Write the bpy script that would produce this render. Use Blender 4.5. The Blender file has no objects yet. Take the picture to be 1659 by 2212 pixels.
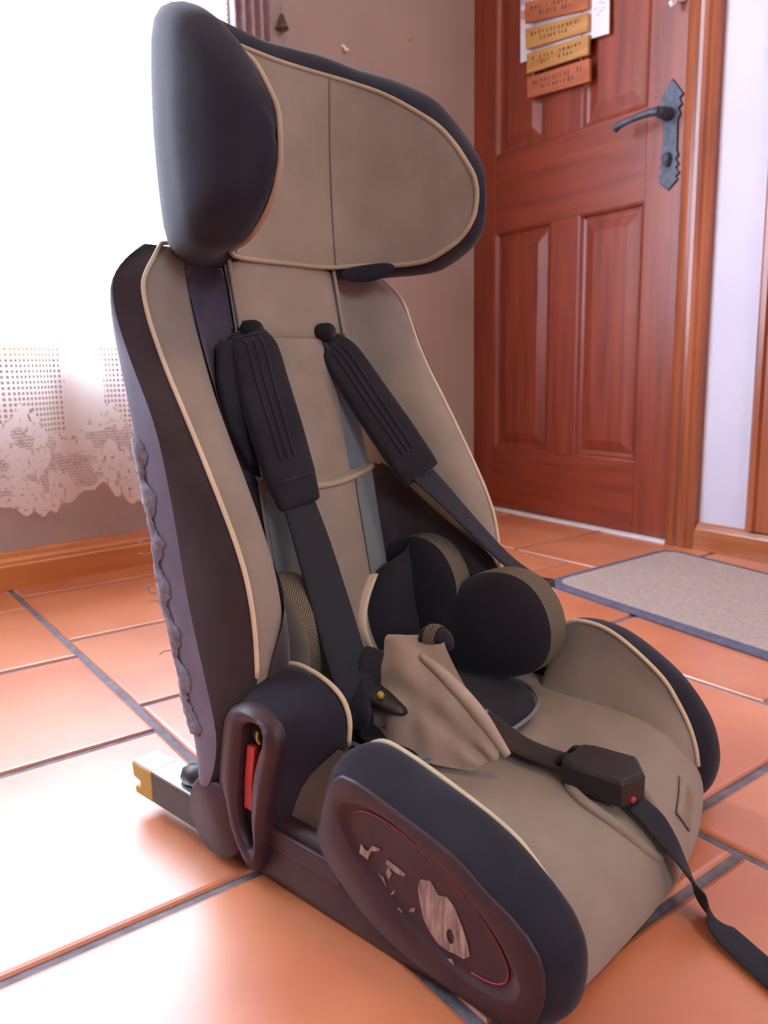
import bpy, bmesh, math, random
import numpy as np
from mathutils import Vector, Matrix

random.seed(7)
rng = np.random.default_rng(7)
SC = bpy.context.scene
COL = SC.collection

# ------------------------------------------------------------------ camera
F_PX, YAW, PITCH, ROLL, CAM_H = 1711.4, 0.63924, 0.17926, -0.018634, 0.46
_f = Vector((math.sin(YAW) * math.cos(PITCH), math.cos(YAW) * math.cos(PITCH), -math.sin(PITCH)))
_r = Vector((math.cos(YAW), -math.sin(YAW), 0.0))
_u = _r.cross(_f)
_r2 = _r * math.cos(ROLL) + _u * math.sin(ROLL)
_u2 = -_r * math.sin(ROLL) + _u * math.cos(ROLL)
cam_data = bpy.data.cameras.new('camera')
cam = bpy.data.objects.new('camera', cam_data)
COL.objects.link(cam)
cam.matrix_world = Matrix(((_r2.x, _u2.x, -_f.x, 0), (_r2.y, _u2.y, -_f.y, 0), (_r2.z, _u2.z, -_f.z, CAM_H), (0, 0, 0, 1)))
cam_data.sensor_fit = 'VERTICAL'
cam_data.sensor_height = 36.0
cam_data.lens = 36.0 * F_PX / 2212.0
cam_data.clip_start = 0.02
cam_data.dof.use_dof = True
cam_data.dof.focus_distance = 0.72
cam_data.dof.aperture_fstop = 10.0
SC.camera = cam

# ------------------------------------------------------------------ view, world, light
SC.view_settings.view_transform = 'Standard'
SC.view_settings.look = 'None'
SC.view_settings.gamma = 1.0
SC.view_settings.use_curve_mapping = False
SC.view_settings.exposure = -0.02
world = bpy.data.worlds.new('overcast_sky')
SC.world = world
world.use_nodes = True
wn = world.node_tree
wn.nodes['Background'].inputs[0].default_value = (0.70, 0.79, 1.0, 1)
wn.nodes['Background'].inputs[1].default_value = 27.0

# wall frames: window wall (W) and door wall (D), both as (along, height, out into the room)
def _frame(a, b):
    a = Vector((a[0], a[1], 0)); b = Vector((b[0], b[1], 0))
    d = (b - a).normalized()
    return a, d
WA, WD = _frame((0.323, 1.841), (1.825, 1.945))
WN = Vector((WD.y, -WD.x, 0))            # into the room (towards -Y)
DA, DD = _frame((1.7955, 1.175), (1.825, 1.945))
DN = Vector((-DD.y, DD.x, 0))            # into the room (towards -X)
def Wp(s, z, d=0.0):
    p = WA + WD * s + WN * d
    return (p.x, p.y, z)
def Dp(t, z, d=0.0):
    p = DA + DD * t + DN * d
    return (p.x, p.y, z)

def portal(name, c, wx, wz, normal):
    l = bpy.data.lights.new(name, 'AREA')
    l.shape = 'RECTANGLE'; l.size = wx; l.size_y = wz
    l.cycles.is_portal = True
    o = bpy.data.objects.new(name, l); COL.objects.link(o)
    o.location = c
    o.rotation_euler = Vector(normal).to_track_quat('-Z', 'Y').to_euler()
    return o
WIN_S0, WIN_S1, WIN_Z0, WIN_Z1 = -1.35, 0.60, 0.52, 2.10
portal('window_portal', Wp((WIN_S0 + WIN_S1) / 2, (WIN_Z0 + WIN_Z1) / 2, -0.16), WIN_S1 - WIN_S0, WIN_Z1 - WIN_Z0, WN)
BACK_Y, LEFT_X, CEIL = -2.3, -1.9, 2.5
BW = (-0.5, 0.2, 1.2, 1.9)
portal('back_window_portal', ((BW[0] + BW[1]) / 2, BACK_Y - 0.05, (BW[2] + BW[3]) / 2), BW[1] - BW[0], BW[3] - BW[2], (0, 1, 0))

# ------------------------------------------------------------------ materials
def lin(c):
    return tuple(((v / 255.0) / 12.92 if v / 255.0 <= 0.04045 else ((v / 255.0 + 0.055) / 1.055) ** 2.4) for v in c) + (1.0,)

class NT:
    def __init__(self, name):
        self.m = bpy.data.materials.new(name)
        self.m.use_nodes = True
        self.t = self.m.node_tree
        self.b = self.t.nodes['Principled BSDF']
        self.out = self.t.nodes['Material Output']
    def n(self, kind, **kw):
        x = self.t.nodes.new(kind)
        for k, v in kw.items():
            setattr(x, k, v)
        return x
    def l(self, a, b):
        self.t.links.new(a, b)

def setp(b, **kw):
    names = {'rough': 'Roughness', 'spec': 'Specular IOR Level', 'metal': 'Metallic', 'coat': 'Coat Weight', 'coatr': 'Coat Roughness',
             'sheen': 'Sheen Weight', 'sheenr': 'Sheen Roughness', 'trans': 'Transmission Weight'}
    for k, v in kw.items():
        b.inputs[names[k]].default_value = v

def mat_noise(name, c0, c1, scale=40, rough=0.7, bump=0.1, bump_scale=None, stretch=None, dist=0.002, detail=4, **kw):
    q = NT(name)
    tc = q.n('ShaderNodeTexCoord')
    mp = q.n('ShaderNodeMapping')
    q.l(tc.outputs['Object'], mp.inputs[0])
    if stretch: mp.inputs['Scale'].default_value = stretch
    nz = q.n('ShaderNodeTexNoise'); nz.inputs['Scale'].default_value = scale; nz.inputs['Detail'].default_value = detail
    q.l(mp.outputs[0], nz.inputs['Vector'])
    cr = q.n('ShaderNodeValToRGB')
    cr.color_ramp.elements[0].position = 0.3; cr.color_ramp.elements[1].position = 0.72
    cr.color_ramp.elements[0].color = lin(c0); cr.color_ramp.elements[1].color = lin(c1)
    q.l(nz.outputs['Fac'], cr.inputs[0]); q.l(cr.outputs[0], q.b.inputs['Base Color'])
    setp(q.b, rough=rough, **kw)
    if bump:
        n2 = q.n('ShaderNodeTexNoise'); n2.inputs['Scale'].default_value = bump_scale or scale; n2.inputs['Detail'].default_value = 3
        q.l(mp.outputs[0], n2.inputs['Vector'])
        bp = q.n('ShaderNodeBump'); bp.inputs['Strength'].default_value = bump; bp.inputs['Distance'].default_value = dist
        q.l(n2.outputs['Fac'], bp.inputs['Height']); q.l(bp.outputs[0], q.b.inputs['Normal'])
    return q.m

def mat_fabric(name, c, var=10, sheen=0.3, rough=0.85, weave=900):
    c0 = tuple(max(0, v - var) for v in c); c1 = tuple(min(255, v + var) for v in c)
    return mat_noise(name, c0, c1, scale=22, rough=rough, bump=0.25, bump_scale=weave, dist=0.0006, sheen=sheen, sheenr=0.4, spec=0.25)

def mat_mesh(name):
    q = NT(name)
    tc = q.n('ShaderNodeTexCoord')
    mp = q.n('ShaderNodeMapping'); mp.inputs['Rotation'].default_value = (0, 0, math.radians(45))
    q.l(tc.outputs['UV'], mp.inputs[0])
    vo = q.n('ShaderNodeTexVoronoi'); vo.voronoi_dimensions = '2D'; vo.feature = 'F1'; vo.inputs['Scale'].default_value = 430; vo.inputs['Randomness'].default_value = 0.0
    q.l(mp.outputs[0], vo.inputs['Vector'])
    cr = q.n('ShaderNodeValToRGB'); cr.color_ramp.elements[0].position = 0.34; cr.color_ramp.elements[1].position = 0.5
    cr.color_ramp.elements[0].color = lin((40, 38, 38)); cr.color_ramp.elements[1].color = lin((150, 134, 104))
    q.l(vo.outputs['Distance'], cr.inputs[0]); q.l(cr.outputs[0], q.b.inputs['Base Color'])
    bp = q.n('ShaderNodeBump'); bp.inputs['Strength'].default_value = 0.5; bp.inputs['Distance'].default_value = 0.001
    q.l(vo.outputs['Distance'], bp.inputs['Height']); q.l(bp.outputs[0], q.b.inputs['Normal'])
    setp(q.b, rough=0.8)
    return q.m

def mat_wood(name, c0, c1, scale=6, axis='Z', rough=0.35, coat=0.3, bump=0.05):
    st = {'Z': (9, 9, 0.6), 'Y': (9, 0.6, 9), 'X': (0.6, 9, 9)}[axis]
    return mat_noise(name, c0, c1, scale=scale, rough=rough, bump=bump, stretch=st, coat=coat, coatr=0.25, dist=0.003, detail=6)

def mat_web(name, c):
    q = NT(name)
    tc = q.n('ShaderNodeTexCoord')
    wv = q.n('ShaderNodeTexWave'); wv.inputs['Scale'].default_value = 180; wv.bands_direction = 'DIAGONAL'
    q.l(tc.outputs['Object'], wv.inputs['Vector'])
    bp = q.n('ShaderNodeBump'); bp.inputs['Strength'].default_value = 0.25; bp.inputs['Distance'].default_value = 0.0006
    q.l(wv.outputs['Fac'], bp.inputs['Height']); q.l(bp.outputs[0], q.b.inputs['Normal'])
    q.b.inputs['Base Color'].default_value = lin(c)
    setp(q.b, rough=0.65, sheen=0.05, spec=0.25)
    return q.m

M = {}
M['beige'] = mat_fabric('beige_fabric', (152, 138, 124), 6, 0.2)
M['greygreen'] = mat_fabric('grey_green_fabric', (122, 129, 132), 7, 0.25)
M['black'] = mat_fabric('black_fabric', (40, 39, 50), 5, 0.15)
M['pad'] = mat_fabric('pad_fabric', (40, 38, 46), 4, 0.2)
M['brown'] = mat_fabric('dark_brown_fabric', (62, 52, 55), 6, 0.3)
M['taupe_shade'] = mat_fabric('taupe_shade_fabric', (72, 66, 82), 6, 0.2)
M['tan'] = mat_noise('tan_thread', (164, 140, 104), (178, 154, 118), scale=200, rough=0.8, bump=0.3)
M['beigelight'] = mat_fabric('light_beige_fabric', (182, 160, 142), 8, 0.2)
M['skirt'] = mat_fabric('grey_skirt_fabric', (96, 94, 90), 6, 0.15)
M['inkdark'] = mat_fabric('ink_fabric', (26, 25, 29), 4, 0.1)
M['piping'] = mat_fabric('cream_piping', (222, 202, 172), 8, 0.1, 0.6)
M['beige_piping'] = mat_fabric('beige_piping', (178, 158, 132), 8, 0.1, 0.6)
M['seam'] = mat_noise('seam_thread', (112, 100, 88), (122, 110, 96), rough=0.8, bump=0)
M['plum'] = mat_noise('plum_plastic', (52, 30, 40), (64, 40, 48), scale=30, rough=0.48, bump=0.12, bump_scale=600, dist=0.0004)
M['shell'] = mat_noise('slate_plastic', (92, 90, 112), (110, 106, 128), scale=25, rough=0.5, bump=0.1, bump_scale=300, dist=0.0006)
M['blackplastic'] = mat_noise('black_plastic', (34, 30, 32), (46, 41, 42), scale=40, rough=0.42, bump=0.08, bump_scale=500, dist=0.0004)
M['redplastic'] = mat_noise('red_plastic', (190, 44, 52), (205, 58, 66), scale=20, rough=0.4, bump=0)
M['redline'] = mat_noise('red_print', (140, 30, 50), (158, 40, 60), scale=60, rough=0.5, bump=0)
M['residue'] = mat_noise('sticker_residue', (116, 84, 80), (182, 156, 142), scale=90, rough=0.85, bump=0.5, bump_scale=200, stretch=(1, 3, 0.5))
M['foam'] = mat_noise('torn_lining', (104, 98, 112), (150, 146, 160), scale=120, rough=0.9, bump=0.5)
M['web'] = mat_web('dark_webbing', (36, 38, 46))
M['webbrown'] = mat_web('brown_black_webbing', (58, 48, 46))
M['metal'] = mat_noise('brushed_steel', (190, 190, 195), (222, 222, 226), scale=30, rough=0.32, bump=0, metal=1.0)
M['yellow'] = mat_noise('yellow_label', (176, 146, 66), (196, 164, 84), scale=40, rough=0.55, bump=0)
M['white'] = mat_noise('white_print', (222, 220, 222), (238, 236, 238), scale=20, rough=0.6, bump=0)
M['meshrim'] = mat_mesh('spacer_mesh')
M['door'] = mat_wood('red_stained_door_wood', (118, 45, 27), (154, 67, 42), scale=4.5, axis='Z', rough=0.42, coat=0.15)
M['doorx'] = mat_wood('red_stained_rail_wood', (118, 45, 27), (152, 65, 40), scale=4.5, axis='Y', rough=0.42, coat=0.15)
M['trim'] = mat_wood('door_frame_wood', (130, 62, 34), (172, 92, 54), scale=4, axis='Z', rough=0.3, coat=0.4)
M['pine'] = mat_wood('varnished_pine', (186, 104, 44), (214, 138, 66), scale=4, axis='X', rough=0.3, coat=0.4)
M['pine2'] = mat_wood('varnished_pine_dark', (150, 80, 40), (184, 108, 58), scale=4, axis='Y', rough=0.3, coat=0.4)
M['wallw'] = mat_noise('beige_plaster', (166, 146, 136), (178, 158, 147), scale=3, rough=0.85, bump=0.25, bump_scale=60, dist=0.002)
M['walld'] = mat_noise('pale_lilac_plaster', (206, 200, 214), (214, 208, 222), scale=3, rough=0.8, bump=0.15, bump_scale=60, dist=0.002)
M['wallb'] = mat_noise('cream_plaster', (156, 130, 108), (166, 140, 118), scale=3, rough=0.85, bump=0)
M['ceil'] = mat_noise('ceiling_paint', (196, 182, 164), (204, 190, 172), scale=3, rough=0.9, bump=0)
M['grout'] = mat_noise('slate_grout', (104, 98, 106), (134, 128, 136), scale=60, rough=0.9, bump=0.4, bump_scale=200)
M['iron'] = mat_noise('dark_iron', (62, 64, 74), (92, 94, 106), scale=70, rough=0.55, bump=0.5, bump_scale=160, metal=0.35)
M['signwood'] = mat_wood('light_sign_wood', (170, 112, 54), (204, 150, 84), scale=5, axis='Y', rough=0.6, coat=0.0)
M['signred'] = mat_wood('reddish_sign_wood', (160, 82, 48), (190, 104, 66), scale=5, axis='Y', rough=0.6, coat=0.0)
M['ink'] = mat_noise('brown_ink', (86, 56, 36), (104, 70, 46), scale=60, rough=0.8, bump=0)
M['paper'] = mat_noise('white_paper', (230, 224, 232), (240, 236, 242), scale=10, rough=0.8, bump=0)
M['pinkprint'] = mat_noise('pink_print', (222, 150, 142), (232, 168, 160), scale=30, rough=0.8, bump=0)
M['greyprint'] = mat_noise('grey_print', (186, 178, 190), (200, 192, 204), scale=80, rough=0.8, bump=0)
M['rope'] = mat_noise('twine', (150, 120, 100), (180, 150, 130), scale=200, rough=0.9, bump=0.3)
M['bell'] = mat_noise('bronze', (96, 70, 66), (120, 90, 84), scale=40, rough=0.4, bump=0, metal=0.7)
M['drape'] = mat_noise('mauve_drape', (146, 118, 120), (168, 138, 140), scale=30, rough=0.9, bump=0.2, bump_scale=400, dist=0.0005)
M['mat'] = mat_noise('grey_beige_pile', (164, 144, 136), (186, 166, 156), scale=160, rough=0.95, bump=0.8, bump_scale=700, dist=0.002)
M['matedge'] = mat_noise('blue_grey_binding', (78, 76, 96), (94, 92, 112), scale=80, rough=0.9, bump=0.3)
M['frame'] = mat_noise('window_paint', (225, 222, 220), (232, 230, 228), scale=10, rough=0.5, bump=0)

def tile_mat():
    q = NT('terracotta_tile')
    tc = q.n('ShaderNodeTexCoord'); ob = q.n('ShaderNodeObjectInfo')
    ad = q.n('ShaderNodeVectorMath', operation='ADD')
    sc = q.n('ShaderNodeVectorMath', operation='SCALE'); sc.inputs['Scale'].default_value = 13.0
    cb = q.n('ShaderNodeCombineXYZ')
    q.l(ob.outputs['Random'], cb.inputs[0]); q.l(ob.outputs['Random'], cb.inputs[1])
    q.l(cb.outputs[0], sc.inputs[0]); q.l(tc.outputs['Object'], ad.inputs[0]); q.l(sc.outputs[0], ad.inputs[1])
    nz = q.n('ShaderNodeTexNoise'); nz.inputs['Scale'].default_value = 5; nz.inputs['Detail'].default_value = 5
    q.l(ad.outputs[0], nz.inputs['Vector'])
    cr = q.n('ShaderNodeValToRGB'); e = cr.color_ramp.elements
    e[0].position = 0.3; e[1].position = 0.75; e[0].color = lin((196, 108, 66)); e[1].color = lin((222, 140, 92))
    q.l(nz.outputs['Fac'], cr.inputs[0])
    hs = q.n('ShaderNodeHueSaturation')
    mr = q.n('ShaderNodeMapRange'); mr.inputs['To Min'].default_value = 0.93; mr.inputs['To Max'].default_value = 1.06
    q.l(ob.outputs['Random'], mr.inputs['Value']); q.l(mr.outputs[0], hs.inputs['Value']); q.l(cr.outputs[0], hs.inputs['Color'])
    q.l(hs.outputs[0], q.b.inputs['Base Color'])
    n2 = q.n('ShaderNodeTexNoise'); n2.inputs['Scale'].default_value = 14; q.l(ad.outputs[0], n2.inputs['Vector'])
    bp = q.n('ShaderNodeBump'); bp.inputs['Strength'].default_value = 0.15; bp.inputs['Distance'].default_value = 0.004
    q.l(n2.outputs['Fac'], bp.inputs['Height']); q.l(bp.outputs[0], q.b.inputs['Normal'])
    setp(q.b, rough=0.45, spec=0.6, coat=1.0, coatr=0.36)
    q.b.inputs['Coat IOR'].default_value = 1.66
    return q.m
M['tile'] = tile_mat()

def lace_mat():
    """sheer filet lace: UV.x = metres along the cloth, UV.y = height in metres"""
    q = NT('white_filet_lace')
    t = q.t
    uv = q.n('ShaderNodeUVMap'); sp = q.n('ShaderNodeSeparateXYZ'); q.l(uv.outputs[0], sp.inputs[0])
    def math_(op, a, b=None, c=None):
        x = q.n('ShaderNodeMath', operation=op)
        for i, v in enumerate((a, b, c)):
            if v is None: continue
            if isinstance(v, (int, float)): x.inputs[i].default_value = v
            else: q.l(v, x.inputs[i])
        return x.outputs[0]
    u, v = sp.outputs[0], sp.outputs[1]
    # square filet holes, 11 mm pitch
    su = math_('PINGPONG', math_('MULTIPLY', u, 1 / 0.0055), 1.0); sv = math_('PINGPONG', math_('MULTIPLY', v, 1 / 0.0055), 1.0)
    hole = math_('MULTIPLY', math_('GREATER_THAN', su, 0.42), math_('GREATER_THAN', sv, 0.42))
    # woven solid stripes and flower patches interrupt the filet
    nz = q.n('ShaderNodeTexNoise'); nz.inputs['Scale'].default_value = 14; nz.inputs['Detail'].default_value = 1
    q.l(uv.outputs[0], nz.inputs['Vector'])
    per = math_('PINGPONG', math_('ADD', u, 0.055), 0.135)
    wob = math_('MULTIPLY_ADD', nz.outputs['Fac'], 0.05, per)
    grid = math_('GREATER_THAN', wob, 0.068)
    edge = math_('MULTIPLY_ADD', math_('SINE', math_('MULTIPLY', u, 30.0)), 0.03, math_('MULTIPLY_ADD', nz.outputs['Fac'], 0.06, 0.33))
    above = math_('GREATER_THAN', v, edge)
    holeA = math_('MULTIPLY', math_('MULTIPLY', hole, grid), above)
    # fine net patches in the border
    fu = math_('PINGPONG', math_('MULTIPLY', math_('ADD', u, math_('MULTIPLY', v, 0.35)), 1 / 0.0026), 1.0)
    fv = math_('PINGPONG', math_('MULTIPLY', v, 1 / 0.0032), 1.0)
    fine = math_('MULTIPLY', math_('GREATER_THAN', fu, 0.35), math_('GREATER_THAN', fv, 0.3))
    n2 = q.n('ShaderNodeTexNoise'); n2.inputs['Scale'].default_value = 17; n2.inputs['Detail'].default_value = 1.5
    q.l(uv.outputs[0], n2.inputs['Vector'])
    patch = math_('MULTIPLY', math_('GREATER_THAN', n2.outputs['Fac'], 0.56), math_('GREATER_THAN', v, 0.215))
    # slits around the petals
    vo = q.n('ShaderNodeTexVoronoi'); vo.feature = 'DISTANCE_TO_EDGE'; vo.inputs['Scale'].default_value = 55
    q.l(uv.outputs[0], vo.inputs['Vector'])
    n3 = q.n('ShaderNodeTexNoise'); n3.inputs['Scale'].default_value = 60; q.l(uv.outputs[0], n3.inputs['Vector'])
    slit = math_('MULTIPLY', math_('LESS_THAN', vo.outputs['Distance'], 0.05), math_('GREATER_THAN', n3.outputs['Fac'], 0.56))
    below = math_('SUBTRACT', 1.0, above)
    holeB = math_('MULTIPLY', below, math_('MAXIMUM', math_('MULTIPLY', fine, patch), slit))
    holes = math_('MAXIMUM', holeA, holeB)
    alpha = math_('SUBTRACT', 0.90, math_('MULTIPLY', holes, 0.86))
    df = q.n('ShaderNodeBsdfDiffuse'); df.inputs[0].default_value = lin((248, 240, 234))
    tl = q.n('ShaderNodeBsdfTranslucent'); tl.inputs[0].default_value = lin((246, 240, 236))
    tr = q.n('ShaderNodeBsdfTransparent')
    m1 = q.n('ShaderNodeMixShader'); m1.inputs[0].default_value = 0.55
    q.l(df.outputs[0], m1.inputs[1]); q.l(tl.outputs[0], m1.inputs[2])
    m2 = q.n('ShaderNodeMixShader'); q.l(alpha, m2.inputs[0]); q.l(tr.outputs[0], m2.inputs[1]); q.l(m1.outputs[0], m2.inputs[2])
    q.l(m2.outputs[0], q.out.inputs[0])
    t.nodes.remove(q.b)
    return q.m
M['lace'] = lace_mat()

# ------------------------------------------------------------------ mesh helpers
def new_obj(name, me, m, parent=None, smooth=True, sub=0, bevel=0):
    o = bpy.data.objects.new(name, me)
    COL.objects.link(o)
    if m is not None: me.materials.append(m if not isinstance(m, str) else M[m])
    if smooth:
        me.polygons.foreach_set('use_smooth', [True] * len(me.polygons))
    if parent is not None: o.parent = parent
    if bevel:
        b = o.modifiers.new('bevel', 'BEVEL'); b.width = bevel; b.segments = 3; b.limit_method = 'ANGLE'; b.angle_limit = math.radians(40)
    if sub:
        s = o.modifiers.new('sub', 'SUBSURF'); s.levels = sub; s.render_levels = sub
    return o
def from_data(name, v, f, m, parent=None, smooth=True, sub=0, bevel=0, fix=True):
    me = bpy.data.meshes.new(name)
    me.from_pydata([tuple(map(float, p)) for p in v], [], f)
    if fix:
        bm = bmesh.new(); bm.from_mesh(me)
        bmesh.ops.remove_doubles(bm, verts=bm.verts, dist=1e-6)
        bmesh.ops.recalc_face_normals(bm, faces=bm.faces)
        bm.to_mesh(me); bm.free()
    me.update()
    return new_obj(name, me, m, parent, smooth, sub, bevel)
def tag(o, label=None, cat=None, group=None, kind=None):
    if label: o['label'] = label
    if cat: o['category'] = cat
    if group: o['group'] = group
    if kind: o['kind'] = kind
    return o
def empty(name, loc=(0, 0, 0), rz=0.0):
    o = bpy.data.objects.new(name, None); COL.objects.link(o)
    o.location = loc; o.rotation_euler = (0, 0, rz); o.empty_display_size = 0.05
    return o
def loft(name, rows, m, parent=None, close_u=False, close_v=False, sub=0, cap=False, smooth=True):
    """rows: list of point lists; close_u closes each row, close_v closes the stack"""
    n = len(rows[0]); v = [p for r in rows for p in r]; f = []
    R = len(rows)
    for i in range(R if close_v else R - 1):
        for j in range(n if close_u else n - 1):
            a = i * n + j; b = i * n + (j + 1) % n; i2 = (i + 1) % R
            f.append((a, b, i2 * n + (j + 1) % n, i2 * n + j))
    if cap:
        f.append(tuple(range(n))); f.append(tuple((R - 1) * n + j for j in range(n)))
    return from_data(name, v, f, m, parent, smooth, sub)
def loft_uv(name, rows, m, parent=None, close_u=True, sub=0):
    """loft with UVs in metres (along the row, across the rows)"""
    R = np.array(rows, float); nr, n = R.shape[:2]
    ext = np.concatenate([R, R[:, :1]], 1) if close_u else R
    au = np.concatenate([[0], np.cumsum(np.linalg.norm(np.diff(ext, axis=1), axis=2).mean(0))])
    av = np.concatenate([[0], np.cumsum(np.linalg.norm(np.diff(R, axis=0), axis=2).mean(1))])
    f = []; uv = []
    for i in range(nr - 1):
        for j in range(n if close_u else n - 1):
            f.append((i * n + j, i * n + (j + 1) % n, (i + 1) * n + (j + 1) % n, (i + 1) * n + j))
            uv += [(au[j], av[i]), (au[j + 1], av[i]), (au[j + 1], av[i + 1]), (au[j], av[i + 1])]
    me = bpy.data.meshes.new(name); me.from_pydata([tuple(p) for p in R.reshape(-1, 3)], [], f); me.update()
    ul = me.uv_layers.new(name='UVMap')
    for k, c in enumerate(uv): ul.data[k].uv = c
    return new_obj(name, me, m, parent, True, sub)
def spline(pts, n=None, closed=False, per=6):
    """Catmull-Rom through the points"""
    P = np.array(pts, float); k = len(P); out = []
    seg = k if closed else k - 1
    for i in range(seg):
        if closed:
            p0, p1, p2, p3 = P[(i - 1) % k], P[i], P[(i + 1) % k], P[(i + 2) % k]
        else:
            p1, p2 = P[i], P[i + 1]
            p0 = P[i - 1] if i > 0 else 2 * p1 - p2
            p3 = P[i + 2] if i + 2 < k else 2 * p2 - p1
        for j in range(per):
            t = j / per
            out.append(0.5 * ((2 * p1) + (-p0 + p2) * t + (2 * p0 - 5 * p1 + 4 * p2 - p3) * t * t + (-p0 + 3 * p1 - 3 * p2 + p3) * t ** 3))
    if not closed: out.append(P[-1])
    out = np.array(out)
    if n:
        d = np.r_[0, np.cumsum(np.linalg.norm(np.diff(np.vstack([out, out[:1]]) if closed else out, axis=0), axis=1))]
        src = np.vstack([out, out[:1]]) if closed else out
        s = np.linspace(0, d[-1], n + (1 if closed else 0))
        out = np.stack([np.interp(s, d, src[:, c]) for c in range(P.shape[1])], 1)
        if closed: out = out[:-1]
    return out
def tube(name, pts, r, m, parent=None, closed=False, k=8, per=5):
    P = spline(pts, closed=closed, per=per); n = len(P); rows = []
    ref = np.array([0.31, 0.55, 0.77])
    T = np.gradient(P, axis=0) if not closed else (np.roll(P, -1, 0) - np.roll(P, 1, 0))
    T /= np.linalg.norm(T, axis=1)[:, None] + 1e-12
    a = np.cross(T[0], ref); a /= np.linalg.norm(a)
    rr = r if not np.isscalar(r) else np.full(n, r)
    if len(rr) != n: rr = np.interp(np.linspace(0, 1, n), np.linspace(0, 1, len(rr)), rr)
    for i in range(n):
        a = a - T[i] * (a @ T[i]); a /= np.linalg.norm(a); b = np.cross(T[i], a)
        rows.append([P[i] + rr[i] * (math.cos(t) * a + math.sin(t) * b) for t in np.linspace(0, 2 * math.pi, k, endpoint=False)])
    return loft(name, rows, m, parent, close_u=True, close_v=closed, cap=not closed)
def ribbon(name, pts, wdirs, width, thick, m, parent=None, per=5, sub=0, round_=True):
    """strap: a thin, slightly rounded band along a path; wdirs = width direction(s)"""
    P = spline(pts, per=per); n = len(P)
    Wd = np.array(wdirs, float)
    if Wd.ndim == 1: Wd = np.repeat(Wd[None], len(pts), 0)
    Wd = np.stack([np.interp(np.linspace(0, 1, n), np.linspace(0, 1, len(Wd)), Wd[:, c]) for c in range(3)], 1)
    wid = np.interp(np.linspace(0, 1, n), np.linspace(0, 1, len(np.atleast_1d(width))), np.atleast_1d(width))
    th = np.interp(np.linspace(0, 1, n), np.linspace(0, 1, len(np.atleast_1d(thick))), np.atleast_1d(thick))
    T = np.gradient(P, axis=0); T /= np.linalg.norm(T, axis=1)[:, None]
    rows = []
    for i in range(n):
        w = Wd[i] - T[i] * (Wd[i] @ T[i]); w /= np.linalg.norm(w); q = np.cross(T[i], w)
        h, t = wid[i] / 2, th[i] / 2
        sec = [(-1, .45), (-.9, 1), (-.5, 1), (0, 1), (.5, 1), (.9, 1), (1, .45), (1, -.45), (.9, -1), (.5, -1), (0, -1), (-.5, -1), (-.9, -1), (-1, -.45)]
        rows.append([P[i] + w * (h * a) + q * (t * b) for a, b in sec])
    return loft(name, rows, m, parent, close_u=True, cap=True, sub=sub)
def box(name, lo, hi, m, parent=None, bevel=0.0, fn=None):
    v = [(x, y, z) for x in (lo[0], hi[0]) for y in (lo[1], hi[1]) for z in (lo[2], hi[2])]
    if fn: v = [fn(*p) for p in v]
    f = [(0, 1, 3, 2), (4, 6, 7, 5), (0, 4, 5, 1), (2, 3, 7, 6), (0, 2, 6, 4), (1, 5, 7, 3)]
    return from_data(name, v, f, m, parent, smooth=False, bevel=bevel)
def plate(name, outline, thick, m, parent=None, fn=None, bevel=0.0):
    """flat polygon (2-D outline) given thickness; fn(a, b, d) places it"""
    n = len(outline)
    v = [fn(a, b, 0) for a, b in outline] + [fn(a, b, thick) for a, b in outline]
    f = [tuple(range(n))[::-1], tuple(range(n, 2 * n))] + [(i, (i + 1) % n, n + (i + 1) % n, n + i) for i in range(n)]
    return from_data(name, v, f, m, parent, smooth=False, bevel=bevel)
def lathe(name, prof, m, parent=None, c=(0, 0, 0), k=20):
    rows = [[(c[0] + r * math.cos(t), c[1] + r * math.sin(t), c[2] + z) for t in np.linspace(0, 2 * math.pi, k, endpoint=False)] for r, z in prof]
    return loft(name, rows, m, parent, close_u=True, cap=True)

# ------------------------------------------------------------------ room shell
def struct(o): return tag(o, kind='structure')
floor = struct(from_data('floor', [(LEFT_X, BACK_Y, -0.004), (2.2, BACK_Y, -0.004), (2.2, 2.2, -0.004), (LEFT_X, 2.2, -0.004)], [(0, 1, 2, 3)], 'grout'))
# terracotta tiles in columns, each with its own staggered joints
colx = [-1.333, -0.998, -0.663, -0.328, 0.007, 0.342, 0.677, 1.025, 1.445, 1.83]
joint = [0.21, 0.05, 0.30, 0.12, 0.262, 0.0, 0.07, 0.16, 0.34]
PY = 0.35
GAP = 0.0058
_tile_me = {}
def tile_mesh(wx, wy):
    key = (round(wx, 4), round(wy, 4))
    if key in _tile_me: return _tile_me[key]
    b = 0.005; hx, hy = wx / 2, wy / 2
    rings = [(hx, hy, -0.006), (hx, hy, -0.003), (hx - b * .35, hy - b * .35, -0.0009), (hx - b, hy - b, 0.0)]
    v = []; f = []
    for a, c, z in rings: v += [(-a, -c, z), (a, -c, z), (a, c, z), (-a, c, z)]
    for i in range(3):
        for j in range(4): f.append((i * 4 + j, i * 4 + (j + 1) % 4, i * 4 + 4 + (j + 1) % 4, i * 4 + 4 + j))
    f.append((12, 13, 14, 15))
    me = bpy.data.meshes.new('floor_tile'); me.from_pydata(v, [], f); me.materials.append(M['tile']); me.update()
    _tile_me[key] = me
    return me
WALLY = lambda x: WA.y + (x - WA.x) * WD.y / WD.x
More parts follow.
